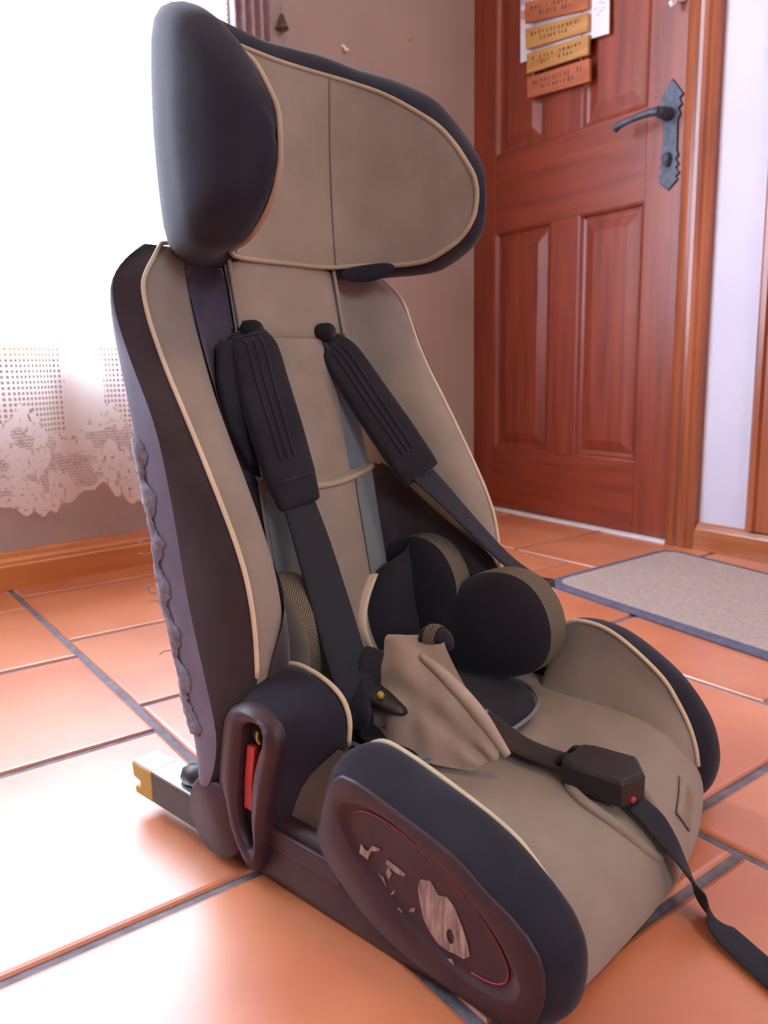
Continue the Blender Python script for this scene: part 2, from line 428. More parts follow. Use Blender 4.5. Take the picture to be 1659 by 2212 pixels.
for ci in range(len(colx) - 1):
    x0, x1 = colx[ci] + GAP, colx[ci + 1] - GAP
    y = joint[ci] - PY * 4
    while y < 1.96:
        y1 = min(y + PY, WALLY(x1) - 0.001)
        if y1 - y > 0.03 and y > -1.0:
            o = bpy.data.objects.new('floor_tile', tile_mesh(x1 - x0, y1 - y - 2 * GAP)); COL.objects.link(o)
            o.location = ((x0 + x1) / 2, (y + y1) / 2, 0.0006 * math.sin(ci * 3 + y * 7)); o.parent = floor
        y += PY

def wall_panel(name, fn, s0, s1, z0, z1, m, thick=0.14, parent=None):
    return box(name, (s0, z0, -thick), (s1, z1, 0), m, parent, fn=lambda s, z, d: fn(s, z, d))
wl = struct(wall_panel('wall_window', Wp, -2.3, 1.506, 0, WIN_Z0, 'wallw'))
wall_panel('wall_part', Wp, -2.3, 1.506, WIN_Z1, CEIL, 'wallw', parent=wl)
wall_panel('wall_part', Wp, -2.3, WIN_S0, WIN_Z0, WIN_Z1, 'wallw', parent=wl)
wall_panel('wall_part', Wp, WIN_S1, 1.506, WIN_Z0, WIN_Z1, 'wallw', parent=wl)
# window: frame, mullions, panes
win = struct(empty('window_1', Wp((WIN_S0 + WIN_S1) / 2, WIN_Z0, -0.1)))
def wbox(name, s0, s1, z0, z1, d0, d1, m, parent, bevel=0.002):
    o = box(name, (s0, z0, d0), (s1, z1, d1), m, None, bevel, fn=lambda s, z, d: tuple(Vector(Wp(s, z, d)) - Vector(parent.location) if parent else Wp(s, z, d)))
    if parent: o.parent = parent
    return o
fw = 0.05
wbox('window_frame', WIN_S0, WIN_S1, WIN_Z0, WIN_Z0 + fw, -0.12, -0.07, 'frame', win)
wbox('window_frame', WIN_S0, WIN_S1, WIN_Z1 - fw, WIN_Z1, -0.12, -0.07, 'frame', win)
for k in range(4):
    s = WIN_S0 + (WIN_S1 - WIN_S0 - fw) * k / 3
    wbox('window_frame', s, s + fw, WIN_Z0 + fw, WIN_Z1 - fw, -0.12, -0.07, 'frame', win)
glass = NT('window_glass')
_tr = glass.n('ShaderNodeBsdfTransparent'); _tr.inputs[0].default_value = (0.95, 0.97, 0.97, 1)
_gl = glass.n('ShaderNodeBsdfGlossy'); _gl.inputs['Roughness'].default_value = 0.02
_mx = glass.n('ShaderNodeMixShader'); _mx.inputs[0].default_value = 0.06
glass.l(_tr.outputs[0], _mx.inputs[1]); glass.l(_gl.outputs[0], _mx.inputs[2]); glass.l(_mx.outputs[0], glass.out.inputs[0])
M['glass'] = glass.m
for k in range(3):
    s0 = WIN_S0 + (WIN_S1 - WIN_S0 - fw) * k / 3 + fw; s1 = WIN_S0 + (WIN_S1 - WIN_S0 - fw) * (k + 1) / 3
    wbox('window_pane', s0, s1, WIN_Z0 + fw, WIN_Z1 - fw, -0.097, -0.093, 'glass', win, 0)
wbox('window_sill', WIN_S0 - 0.04, WIN_S1 + 0.03, WIN_Z0 - 0.03, WIN_Z0, -0.1, 0.03, 'pine', win, 0.004)

# door wall (t runs from the latch edge of the door towards the window wall)
wd = struct(wall_panel('wall_door', Dp, -3.6, -0.06, 0, CEIL, 'walld'))
wall_panel('wall_part', Dp, -0.06, 0.83, 2.06, CEIL, 'walld', parent=wd)
wbk = struct(box('wall_back', (LEFT_X, BACK_Y - 0.12, 0), (2.2, BACK_Y, BW[2]), 'wallb'))
box('wall_part', (LEFT_X, BACK_Y - 0.12, BW[3]), (2.2, BACK_Y, CEIL), 'wallb', wbk)
box('wall_part', (LEFT_X, BACK_Y - 0.12, BW[2]), (BW[0], BACK_Y, BW[3]), 'wallb', wbk)
box('wall_part', (BW[1], BACK_Y - 0.12, BW[2]), (2.2, BACK_Y, BW[3]), 'wallb', wbk)
struct(box('wall_left', (LEFT_X - 0.12, BACK_Y - 0.12, 0), (LEFT_X, 2.1, CEIL), 'wallb'))
struct(box('ceiling', (LEFT_X - 0.12, BACK_Y - 0.12, CEIL), (2.3, 2.2, CEIL + 0.1), 'ceil'))

# skirting boards
def skirting(name, fn, s0, s1, h, m, z0=0.0):
    prof = [(0.0, z0), (0.018, z0), (0.018, h * 0.62), (0.0145, h * 0.66), (0.0145, h * 0.74), (0.011, h * 0.82), (0.009, h * 0.93), (0.005, h), (0.0, h)]
    rows = [[fn(s, z, d) for d, z in prof] for s in (s0, s1)]
    o = loft(name, rows, m, None, close_u=True, cap=True, smooth=False)
    return struct(o)
skirting('baseboard_window', Wp, -2.3, 1.49, 0.084, 'pine')
skirting('baseboard_door', Dp, -3.6, -0.083, 0.068, 'pine2')

# door frame: moulded architrave on the latch side, thin edge in the corner
def architrave(name, prof, z0, z1, m):
    rows = [[Dp(t, z, d) for t, d in prof] for z in (z0, z1)]
    return struct(loft(name, rows, m, None, close_u=True, cap=True, smooth=False))
architrave('trim_1', [(0.004, -0.06), (0.004, 0.012), (-0.012, 0.016), (-0.016, 0.022), (-0.026, 0.024), (-0.032, 0.017), (-0.042, 0.017), (-0.048, 0.025),
                      (-0.060, 0.027), (-0.066, 0.022), (-0.072, 0.020), (-0.082, 0.016), (-0.084, 0.0), (-0.084, -0.06)], 0.0, 2.10, 'trim')
architrave('trim_2', [(0.79, -0.05), (0.79, 0.012), (0.80, 0.02), (0.815, 0.02), (0.815, -0.05)], 0.0, 2.08, 'pine2')
architrave('trim_3', [(-0.216, 0.0), (-0.216, 0.016), (-0.224, 0.022), (-0.236, 0.022), (-0.240, 0.014), (-0.31, 0.014), (-0.32, 0.024), (-0.34, 0.024), (-0.34, 0.0)], 0.069, 2.10, 'trim')

# the door leaf: stiles, rails, mullions, fielded panels
door = struct(empty('door_1', Dp(0.4, 0.0, -0.02)))
_dinv = Vector(door.location)
def dloc(t, z, d): return tuple(Vector(Dp(t, z, d)) - _dinv)
def dbox(name, t0, t1, z0, z1, d0, d1, m, bevel=0.0015):
    return box(name, (t0, z0, d0), (t1, z1, d1), m, door, bevel, fn=dloc)
T0, T1 = 0.003, 0.79
dbox('door_core', T0, T1, 0.008, 2.05, -0.045, -0.0165, 'door', 0)
dbox('stile', T0, 0.118, 0.008, 2.05, -0.045, 0.0, 'door')
dbox('stile', 0.673, T1, 0.008, 2.05, -0.045, 0.0, 'door')
dbox('rail', 0.118, 0.673, 0.008, 0.20, -0.045, 0.0, 'doorx')
dbox('rail', 0.118, 0.673, 0.865, 1.087, -0.045, 0.0, 'doorx')
dbox('rail', 0.118, 0.673, 1.93, 2.05, -0.045, 0.0, 'doorx')
dbox('mullion', 0.334, 0.438, 0.20, 0.865, -0.045, 0.0, 'door')
dbox('mullion', 0.334, 0.470, 1.087, 1.93, -0.045, 0.0, 'door')
def panel(t0, t1, z0, z1):
    rings = [(0, 0.0), (0.005, -0.002), (0.010, -0.011), (0.018, -0.013), (0.022, -0.013), (0.052, -0.003), (0.054, -0.003)]
    v = []; f = []
    for a, d in rings: v += [dloc(t0 + a, z0 + a, d), dloc(t1 - a, z0 + a, d), dloc(t1 - a, z1 - a, d), dloc(t0 + a, z1 - a, d)]
    for i in range(len(rings) - 1):
        for j in range(4): f.append((i * 4 + j, i * 4 + (j + 1) % 4, i * 4 + 4 + (j + 1) % 4, i * 4 + 4 + j))
    k = (len(rings) - 1) * 4; f.append((k, k + 1, k + 2, k + 3))
    return from_data('door_panel', v, f, 'door', door, smooth=False)
panel(0.438, 0.673, 0.20, 0.865); panel(0.118, 0.334, 0.20, 0.865)
panel(0.470, 0.673, 1.087, 1.93); panel(0.118, 0.334, 1.087, 1.93)
struct(box('trim_4', (-0.0, 0.0, -0.06), (0.80, 0.005, 0.02), 'white', None, fn=lambda t, z, d: Dp(t, z, d)))
# iron handle: arrow-headed serrated back plate, lever, rose, keyhole cover
hw = 0.025
zig = []
zt, zb_ = 1.131, 0.876
right = [(0.0, zt), (0.020, 1.105), (0.033, 1.088), (0.022, 1.082), (0.030, 1.066), (0.021, 1.060), (0.027, 1.046), (0.020, 1.035), (0.021, 0.965), (0.026, 0.955),
         (0.020, 0.945), (0.028, 0.932), (0.020, 0.926), (0.031, 0.912), (0.021, 0.905), (0.027, 0.898), (0.0, zb_)]
outl = [(0.047 + a, z) for a, z in right] + [(0.047 - a, z) for a, z in right[-2:0:-1]]
hp = plate('handle_plate', outl, 0.005, 'iron', door, fn=lambda t, z, d: dloc(t, z, d + 0.0002), bevel=0.0012)
def dtube(name, pts, r, m, parent): return tube(name, [dloc(*p) for p in pts], r, m, parent)
dtube('handle_rose', [(0.053, 1.052, 0.003), (0.053, 1.052, 0.03), (0.053, 1.052, 0.046)], [0.017, 0.014, 0.013], 'iron', door)
dtube('handle_lever', [(0.050, 1.052, 0.046), (0.075, 1.054, 0.050), (0.115, 1.052, 0.052), (0.155, 1.048, 0.052), (0.176, 1.044, 0.049)], [0.010, 0.009, 0.0075, 0.0085, 0.011], 'iron', door)
dtube('key_cover', [(0.05, 0.962, 0.005), (0.049, 0.95, 0.011), (0.050, 0.934, 0.006)], [0.007, 0.011, 0.008], 'iron', door)

# ceiling lamp added out of view for warm fill, above and behind the camera
lampo = empty('fill_ceiling_lamp', (1.0, -0.7, CEIL - 0.09))
tag(lampo, 'added unseen opal ceiling lamp for warm fill', 'lamp')
lathe('fill_lamp_base', [(0.07, 0.075), (0.075, 0.088), (0.02, 0.089)], 'frame', lampo)
opal = NT('fill_lamp_opal'); opal.b.inputs['Base Color'].default_value = lin((245, 235, 215)); opal.b.inputs['Emission Color'].default_value = (1.0, 0.66, 0.36, 1); opal.b.inputs['Emission Strength'].default_value = 85.0
lathe('fill_lamp_bowl', [(0.005, 0.0), (0.06, 0.006), (0.105, 0.03), (0.12, 0.055), (0.115, 0.074), (0.07, 0.075)], opal.m, lampo, k=32)

# ------------------------------------------------------------------ things on the walls
# hanging sign of wooden boards
sign = empty('hanging_sign', Dp(0.41, 1.20, 0.012))
tag(sign, 'tilted stack of small wooden lettered boards hung on the door', 'sign')
_si = Vector(sign.location)
boards = [((0.527, 1.46), (0.526, 1.406), (0.299, 1.364), (0.300, 1.414), 'signred'),
          ((0.526, 1.392), (0.522, 1.338), (0.298, 1.312), (0.299, 1.357), 'signwood'),
          ((0.521, 1.327), (0.520, 1.274), (0.296, 1.256), (0.295, 1.304), 'signwood'),
          ((0.519, 1.264), (0.518, 1.208), (0.289, 1.190), (0.291, 1.246), 'signred')]
boards.insert(0, ((0.528, 1.53), (0.527, 1.474), (0.301, 1.425), (0.302, 1.478), 'signwood'))
for bi, (a, b, c, d_, mm) in enumerate(boards):
    off = 0.018 - 0.0015 * bi
    br = plate('sign_board', [a, b, c, d_], 0.010, mm, sign, fn=lambda t, z, d, o=off: tuple(Vector(Dp(t, z, d + o)) - _si), bevel=0.0015)
    # two rows of burnt-in strokes, too blurred in the photograph to read
    A, B, C_, D_ = map(np.array, (a, b, c, d_))
    for row, (fr, nn) in enumerate(((0.34, 13), (0.64, 9))):
        u0, u1 = (0.12, 0.88) if row == 0 else (0.26, 0.74)
        v = []; f = []
        for k in range(nn):
            if random.random() < 0.12: continue
            uu = u0 + (u1 - u0) * (k + random.uniform(-.15, .15)) / (nn - 1); hh = random.uniform(.07, .12); ww = random.uniform(.008, .016)
            qd = []
            for du, dv in ((-ww, -hh), (ww, -hh), (ww * random.uniform(.4, 1), hh), (-ww, hh * random.uniform(.3, 1))):
                p = (A * (1 - uu - du) + D_ * (uu + du)) * (1 - fr - dv) + (B * (1 - uu - du) + C_ * (uu + du)) * (fr + dv)
                qd.append(tuple(Vector(Dp(p[0], p[1], off + 0.0104)) - _si))
            f.append(tuple(range(len(v), len(v) + 4))); v += qd
        tag(from_data('lettering', v, f, 'ink', br, smooth=False, fix=False), kind='stuff')
for t_, in ((0.50,), (0.325,)):
    tube('sign_cord', [tuple(Vector(Dp(t_, z, 0.0165)) - _si) for z in (1.21, 1.35, 1.5, 1.66)], 0.0016, 'rope', sign)
# sheet of paper behind the boards
paper = empty('wall_calendar', Dp(0.41, 1.31, 0.003))
tag(paper, 'white paper calendar sheet behind the wooden boards on the door', 'calendar')
_pi = Vector(paper.location)
def ppt(t, z, d): return tuple(Vector(Dp(t, z, d)) - _pi)
plate('paper_sheet', [(0.566, 1.64), (0.562, 1.318), (0.40, 1.302), (0.40, 1.64)], 0.004, 'paper', paper, fn=lambda t, z, d: ppt(t, z, d + 0.003), bevel=0.0008)
plate('paper_sheet', [(0.43, 1.64), (0.43, 1.312), (0.34, 1.301), (0.238, 1.290), (0.247, 1.64)], 0.004, 'paper', paper, fn=lambda t, z, d: ppt(t, z, d + 0.0075), bevel=0.0008)
plate('pink_heading', [(0.562, 1.455), (0.561, 1.43), (0.532, 1.425), (0.532, 1.450)], 0.0004, 'pinkprint', paper, fn=lambda t, z, d: ppt(t, z, d + 0.0071))
plate('grey_heading', [(0.563, 1.50), (0.562, 1.468), (0.52, 1.46), (0.52, 1.50)], 0.0004, 'greyprint', paper, fn=lambda t, z, d: ppt(t, z, d + 0.0071))
v = []; f = []
for k in range(26):
    t_ = random.uniform(0.255, 0.285); z_ = 1.345 + k * 0.0055
    f.append(tuple(range(len(v), len(v) + 4))); v += [ppt(t_ + a, z_ + b, 0.0118) for a, b in ((-.006, 0), (.006, 0), (.006, .0022), (-.006, .0022))]
tag(from_data('printed_lines', v, f, 'greyprint', paper, smooth=False, fix=False), kind='stuff')
# white plastic hook at the top of the door
hk = empty('door_hook', Dp(0.036, 1.30, 0.0))
tag(hk, 'small white stick-on hook above the iron handle on the door', 'hook')
_hi = Vector(hk.location)
tube('hook_base', [tuple(Vector(Dp(0.030, z, 0.004)) - _hi) for z in (1.292, 1.31, 1.335)], [0.011, 0.014, 0.012], 'white', hk)
tube('hook_arm', [tuple(Vector(Dp(t, z, d)) - _hi) for t, z, d in ((0.033, 1.315, 0.012), (0.036, 1.295, 0.018), (0.040, 1.285, 0.024), (0.041, 1.293, 0.030))], 0.006, 'white', hk)

# bell on a cord, hook and wall plug on the window wall
bl = empty('hanging_bell', Wp(0.785, 1.30, 0.016))
tag(bl, 'small bronze bell hanging on a cord beside the window', 'bell')
lathe('bell_body', [(0.0165, 0.0), (0.0175, 0.002), (0.0135, 0.008), (0.0095, 0.020), (0.006, 0.032), (0.002, 0.036)], 'bell', bl)
lathe('clapper', [(0.001, -0.006), (0.0035, -0.004), (0.0035, 0.0), (0.001, 0.006)], 'bell', bl, k=10)
tube('cord', [(0, 0, 0.035), (0.0008, 0, 0.10), (0, 0, 0.2), (0, 0, 0.33)], 0.0013, 'rope', bl)
tube('cord_pin', [(0, 0, 0.33), (WN.x * -0.008, WN.y * -0.008, 0.335), (WN.x * -0.0163, WN.y * -0.0163, 0.335)], 0.002, 'metal', bl)
hk2 = empty('wall_hook', Wp(0.989, 1.306, 0.0))
tag(hk2, 'small pale round hook on the beige wall above the headrest', 'hook')
_h2 = Vector(hk2.location)
def w2(s, z, d): return tuple(Vector(Wp(s, z, d)) - _h2)
tube('hook_plate', [w2(0.989, 1.306, 0.0005), w2(0.989, 1.306, 0.004)], [0.011, 0.009], 'beige_piping', hk2, k=16)
tube('hook_arm', [w2(0.985, 1.312, 0.004), w2(0.987, 1.306, 0.012), w2(0.991, 1.299, 0.012), w2(0.995, 1.302, 0.018)], 0.0035, 'white', hk2)
plug = tube('wall_plug', [Wp(1.235, 1.388, 0.0005), Wp(1.235, 1.388, 0.003), Wp(1.235, 1.388, 0.007)], [0.009, 0.0075, 0.004], 'yellow', None)
tag(plug, 'yellow plastic wall plug in the beige wall near the door', 'wall plug')

# ------------------------------------------------------------------ curtains
def curtain_lace():
    NS, NZ = 260, 40
    s0, s1 = -1.42, 0.585
    v = []; f = []; uvs = []
    def hem(s):
        k = (s + 0.02) / 0.215
        fr = k - math.floor(k)
        return 0.165 + 0.062 * (1 - math.sin(math.pi * fr) ** 0.55) + 0.006 * math.sin(s * 160) + 0.012 * math.sin(s * 9)
    for i in range(NS + 1):
        s = s0 + (s1 - s0) * i / NS
        d = 0.100 + 0.022 * math.sin(s * 29 + 0.6 * math.sin(s * 7)) + 0.009 * math.sin(s * 67 + 1.0)
        h = hem(s)
        for j in range(NZ + 1):
            z = h + (2.2 - h) * (j / NZ) ** 1.6
            dd = 0.095 + (d - 0.095) * (0.6 + 0.5 * math.exp(-z * 1.3))
            ss = s + 0.006 * math.sin(s * 40) * (1 - j / NZ)
            v.append(Wp(ss, z, dd)); uvs.append((s * 1.18, z))
    n = NZ + 1
    for i in range(NS):
        for j in range(NZ): f.append((i * n + j, (i + 1) * n + j, (i + 1) * n + j + 1, i * n + j + 1))
    me = bpy.data.meshes.new('lace_curtain'); me.from_pydata(v, [], f); me.update()
    ul = me.uv_layers.new(name='UVMap')
    for lp in me.loops: ul.data[lp.index].uv = uvs[lp.vertex_index]
    o = new_obj('lace_curtain', me, 'lace')
    tag(o, 'white lace curtain with scalloped hem hanging over the bright window', 'curtain')
    return o
curtain_lace()
rows = []
for z in (0.19, 0.8, 1.4, 2.2):
    rows.append([Wp(0.622 + 0.105 * k / 40, z, 0.045 + 0.012 * math.sin(k / 40 * 2 * math.pi * 4.2)) for k in range(41)] +
                [Wp(0.622 + 0.105 * k / 40, z, 0.042 + 0.012 * math.sin(k / 40 * 2 * math.pi * 4.2)) for k in range(40, -1, -1)])
dr = loft('side_drape', rows, 'drape', None, close_u=True, cap=False)
tag(dr, 'narrow mauve side drape in vertical folds beside the window', 'curtain')
rod = tube('curtain_rod', [Wp(-1.45, 2.215, 0.095), Wp(-0.3, 2.215, 0.095), Wp(0.85, 2.215, 0.095)], 0.013, 'pine', None)
tag(rod, 'wooden curtain rod above the window', 'curtain rod')

# ------------------------------------------------------------------ doormat
mc = [(1.245, 1.115), (1.715, 1.125), (1.60, 0.46), (1.155, 0.43)]
def mat_outline(inset, rad, k=8):
    C = [Vector((a, b, 0)) for a, b in mc]; cen = sum(C, Vector()) / 4; out = []
    for i in range(4):
        p, c, n = C[i - 1], C[i], C[(i + 1) % 4]
        d1 = (p - c).normalized(); d2 = (n - c).normalized()
        c2 = c + (d1 + d2) * inset
        a, b = c2 + d1 * rad, c2 + d2 * rad
        for j in range(k + 1):
            t = j / k; out.append(a.lerp(c2, t).lerp(c2.lerp(b, t), t))
    return out
dm = empty('doormat', (1.43, 0.79, 0.0))
tag(dm, 'grey-beige doormat with a dark blue-grey bound edge by the door', 'doormat')
_di = Vector(dm.location)
o0, o1, o2 = mat_outline(0.0, 0.06), mat_outline(0.021, 0.045), mat_outline(0.012, 0.052)
def mring(o, z): return [tuple(p - _di + Vector((0, 0, z))) for p in o]
loft('mat_binding', [mring(o0, 0.0012), mring(o0, 0.006), mring(o2, 0.009), mring(o1, 0.007)], 'matedge', dm, close_u=True)
pts = mring(o1, 0.0085); cen = tuple(np.mean(np.array(pts), 0)); lowr = mring(o1, 0.002)
n = len(pts)
from_data('mat_pile', lowr + pts + [cen], [(i, (i + 1) % n, n + (i + 1) % n, n + i) for i in range(n)] + [(n + i, n + (i + 1) % n, 2 * n) for i in range(n)], 'mat', dm, smooth=False)

# ================================================================== the child car seat
# local frame: x = towards the seat's far side, y = rearwards, z = up
SA = math.radians(11.1)
seat = empty('child_car_seat', (0.61 * math.cos(SA) - 0.50 * math.sin(SA), 0.61 * math.sin(SA) + 0.50 * math.cos(SA), 0.0), SA)
tag(seat, 'worn black and beige child car seat with harness standing on the tiled floor', 'car seat')

def ip(x, tab):
    a = np.array(tab, float); a = a[np.argsort(a[:, 0])]
    return float(np.interp(x, a[:, 0], a[:, 1]))
def ips(x, tab):
    """smooth interpolation of a table"""
    a = np.array(tab, float); a = a[np.argsort(a[:, 0])]
    s = spline(a, per=8)
    return float(np.interp(x, s[:, 0], s[:, 1]))

# ---------------------------------------------------------------- backrest
def yb(z): return 0.105 + (z - 0.10) * 0.2
RIM = [(.06, .082), (.10, .062), (.15, .046), (.196, .038), (.259, .042), (.307, .058), (.371, .094), (.42, .124), (.47, .155), (.51, .174), (.547, .188), (.586, .205)]
OUT = [(.06, .098), (.08, .103), (.12, .107), (.18, .123), (.26, .145), (.336, .158), (.43, .180), (.50, .196), (.55, .204), (.586, .212)]
ZB = [.075, .09, .11, .135, .16, .19, .22, .25, .28, .31, .34, .37, .40, .43, .46, .49, .515, .54, .555, .568, .578, .584]
def xs(z, x):
    if z <= .525: return x
    k = ((z - .525) / .06) ** 2
    return x * (1 - .24 * k * min(1.0, abs(x) / .19))
def top_blend(z): return 0.0 if z < .56 else min(1.0, ((z - .56) / .024) ** 2)
def liner_pts(b, r):
    c = b + .012
    return [(.082, b + .006), (.098, b + .017), (.116, b + .013), (.133, r + .45 * (c - r)), (.147, r + .10 * (c - r)), (.162, r - .005), (.178, r - .006), (.187, r - .003), (.190, r)]
def sec(z, s):
    b, r, o = yb(z), ips(z, RIM), ips(z, OUT)
    yc = max(r + .014, o - .042)
    D = b - r
    P = {'liner': liner_pts(b, r),
         'cover': [(.190, r), (.1985, r + .004), (.206, r + .016 if yc > r + .03 else r + .008), (.2125, (r + yc) / 2 + .006), (.216, yc)],
         'shell': [(.216, yc), (.2175, (yc + o) / 2), (.217, o), (.207, o + .012), (.17, b + .05), (.10, b + .058), (0, b + .06)]}
    t = top_blend(z)
    out = {}
    for k, pl in P.items():
        L = []
        for x, y in pl:
            mid = (b + .03) if x < .15 else (r + o) / 2 + .004
            L.append((s * xs(z, x), y + (mid - y) * t, z))
        out[k] = L
    return out
SEC = {s: [sec(z, s) for z in ZB] for s in (-1, 1)}
shell_rows = []
for a, b in zip(SEC[-1], SEC[1]):
    shell_rows.append(a['shell'] + b['shell'][-2::-1])
back_shell = loft('backrest_shell', shell_rows, 'shell', seat, sub=1)
# centre back
crow = []
for z in ZB:
    b = yb(z); t = top_blend(z)
    crow.append([(xs(z, x), b + .004 * math.cos(x / .082 * math.pi / 2) + (.03 * t), z) for x in np.linspace(-.082, .082, 9)])
back = loft('backrest_centre', crow, 'greygreen', seat, sub=1)
for s in (-1, 1):
    w = loft('wing_liner', [q['liner'] for q in SEC[s]], 'beige', back, sub=1)
    w = loft('wing_cover', [q['cover'] for q in SEC[s]], 'brown', back, sub=1)
    pp = [(s * (xs(z, .1915)), ips(z, RIM) - .0012 + ((ips(z, RIM) + ips(z, OUT)) / 2 + .004 - ips(z, RIM)) * top_blend(z), z + (.002 if z > .57 else 0)) for z in ZB if z > .165]
    pp += [(s * .132, .208, .587), (s * .11, .21, .588)]
    tube('wing_piping', pp, .0023, 'piping', back, per=3)
# dark sheet over the liner, painting the shade low inside each wing
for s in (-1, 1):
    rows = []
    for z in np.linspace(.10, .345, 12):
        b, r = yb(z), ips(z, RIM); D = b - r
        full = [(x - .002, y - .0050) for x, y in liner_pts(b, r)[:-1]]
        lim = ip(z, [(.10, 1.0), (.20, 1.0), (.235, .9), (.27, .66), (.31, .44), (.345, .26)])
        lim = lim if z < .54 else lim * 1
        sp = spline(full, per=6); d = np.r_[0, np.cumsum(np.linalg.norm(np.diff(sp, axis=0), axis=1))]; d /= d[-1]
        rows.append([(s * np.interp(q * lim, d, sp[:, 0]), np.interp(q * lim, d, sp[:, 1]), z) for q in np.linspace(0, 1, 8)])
    loft('side_shade', rows, 'brown', back, sub=1)
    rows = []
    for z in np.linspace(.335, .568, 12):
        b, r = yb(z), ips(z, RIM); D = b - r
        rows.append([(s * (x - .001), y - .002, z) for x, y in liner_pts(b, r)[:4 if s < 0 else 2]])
    loft('side_strip', rows, 'taupe_shade' if s < 0 else 'greygreen', back, sub=1)  # near strip carries the recess shade in its dark taupe; far is grey cloth
# neck panel hanging from the headrest with the two harness slots at its foot
rows = []
for z in (.60, .585, .555, .53, .51, .498, .490):
    y0 = yb(z) - (.0035 if z > .505 else .003 if z > .495 else -.002)
    rows.append([(x, y0 + .003 * (x / .08) ** 2 + (.005 if abs(x) > .076 else 0), z) for x in (-.079, -.076, -.05, -.02, .02, .05, .074, .077)])
neck = loft('neck_panel', rows, 'beige', back, sub=1)
for x in (-.0775, .0755):
    tube('neck_piping', [(x, yb(z) - .003, z) for z in (.595, .57, .54, .515, .50)], .0024, 'beige', back)
for x in (-.066, .042):
    e = [(x + .014 * math.cos(t), yb(.5) - .0095, .503 + .010 * math.sin(t)) for t in np.linspace(0, 2 * math.pi, 20, endpoint=False)]
    loft('harness_slot', [e, [(p[0], p[1] + .012, p[2]) for p in e]], 'inkdark', back, close_u=True, cap=True)
# beige centre strip and the lumbar pad with its rolled top
rows = []
for z in np.linspace(.495, .33, 8):
    rows.append([(x, yb(z) - .004 + .0035 * (abs(x) / .05) ** 3, z) for x in np.linspace(-.05, .05, 9)])
loft('centre_strip', rows, 'beige', back, sub=1)
rows = []
for z in (.352, .350, .340, .31, .27, .22, .17, .13, .10, .088):
    lip = {.352: .004, .350: .013, .340: .012}.get(z, .011)
    rows.append([(x, yb(z) - lip + .012 * (abs(x) / .088) ** 4 , z - (.014 * math.cos(x / .088 * math.pi / 2) if z > .33 else 0)) for x in np.linspace(-.088, .088, 13)])
lumbar = loft('lumbar_pad', rows, 'beige', back, sub=1)
tube('lumbar_roll', [(x, yb(.345) - .012 + .008 * (abs(x) / .088) ** 4, .346 - .014 * math.cos(x / .088 * math.pi / 2)) for x in np.linspace(-.084, .084, 11)], .0038, 'beige_piping', back)
for sx in (-1, 1):
    rows = []
    for z in (.338, .30, .25, .2, .15, .11):
        rows.append([(sx * x, yb(z) - .0128 + .012 * (x / .088) ** 4, z) for x in ((.045, .055, .065, .075, .084) if sx > 0 else (.028, .045, .06, .075, .085))])
    loft('lumbar_side', rows, 'greygreen', back, sub=1)
# torn lining along the rear edge of the near side and loose threads
v = []; f = []
zt_ = .125; pr = []
while zt_ < .405:
    k_ = math.sin(zt_ * 95) * math.sin(zt_ * 41 + 1)
    pr.append((zt_, max(.0, .0026 + .003 * k_ + random.uniform(-.002, .002)), .010 + .006 * math.sin(zt_ * 150) + random.uniform(0, .006)))
    zt_ += random.uniform(.0025, .005)
for (z0, d0, w0), (z1, d1, w1) in zip(pr[:-1], pr[1:]):
    k = len(v); y0, y1 = ips(z0, OUT), ips(z1, OUT)
    v += [(-.2182, y0 - w0, z0), (-.2192, y0 - .001, z0), (-.2165, y0 + d0 + .003, z0), (-.2165, y1 + d1 + .003, z1), (-.2192, y1 - .001, z1), (-.2182, y1 - w1, z1)]
    f += [(k, k + 1, k + 4, k + 5), (k + 1, k + 2, k + 3, k + 4)]
tf = from_data('torn_lining', v, f, 'foam', back_shell, fix=True)
_so = tf.modifiers.new('thick', 'SOLIDIFY'); _so.thickness = .0012
tag(tf, kind='stuff', label='pale torn lining along the rear edge')
for z in (.292, .305, .262, .255, .247, .20):
    y0 = ips(z, OUT)
    tube('loose_thread', [(-.216, y0 + .006, z), (-.219, y0 + .014, z - .002), (-.220, y0 + .021, z + random.uniform(-.01, .004))], .0005, 'foam', back_shell, k=5)

# ---------------------------------------------------------------- headrest
CIN = [(0, .197), (.04, .1965), (.073, .193), (.095, .173), (.113, .140), (.127, .102), (.132, .080), (.1365, .062), (.139, .050), (.1405, .044), (.1412, .040), (.142, .038)]
COUT = [(0, .246), (.055, .246), (.100, .240), (.140, .212), (.166, .170), (.182, .125), (.186, .100), (.183, .075), (.176, .057), (.169, .046), (.158, .037), (.150, .033)]
LOI = [.577, .577, .578, .580, .578, .580, .588, .598, .609, .618, .627, .640]
HII = [.785, .786, .786, .778, .762, .737, .720, .699, .681, .671, .662, .651]
LOO = [.566, .566, .566, .567, .568, .570, .578, .589, .599, .609, .624, .638]
HIO = [.813, .817, .818, .806, .791, .768, .745, .719, .698, .685, .669, .655]
def densify(tab, n):
    t = np.array(tab, float)
    if t.ndim == 1: t = t[:, None]
    q = np.c_[np.arange(len(t)), t]; s = spline(q, per=6)
    u = np.linspace(0, len(t) - 1, n)
    r = np.stack([np.interp(u, s[:, 0], s[:, c]) for c in range(1, q.shape[1])], 1)
    return r if r.shape[1] > 1 else r[:, 0]
NH = 46
dci, dco, dli, dhi, dlo, dho = [densify(t, NH) for t in (CIN, COUT, LOI, HII, LOO, HIO)]
stations = [(-1, i) for i in range(NH - 1, 0, -1)] + [(1, i) for i in range(NH)]
rows, inner, hi_loop, lo_loop = [], [], [], []
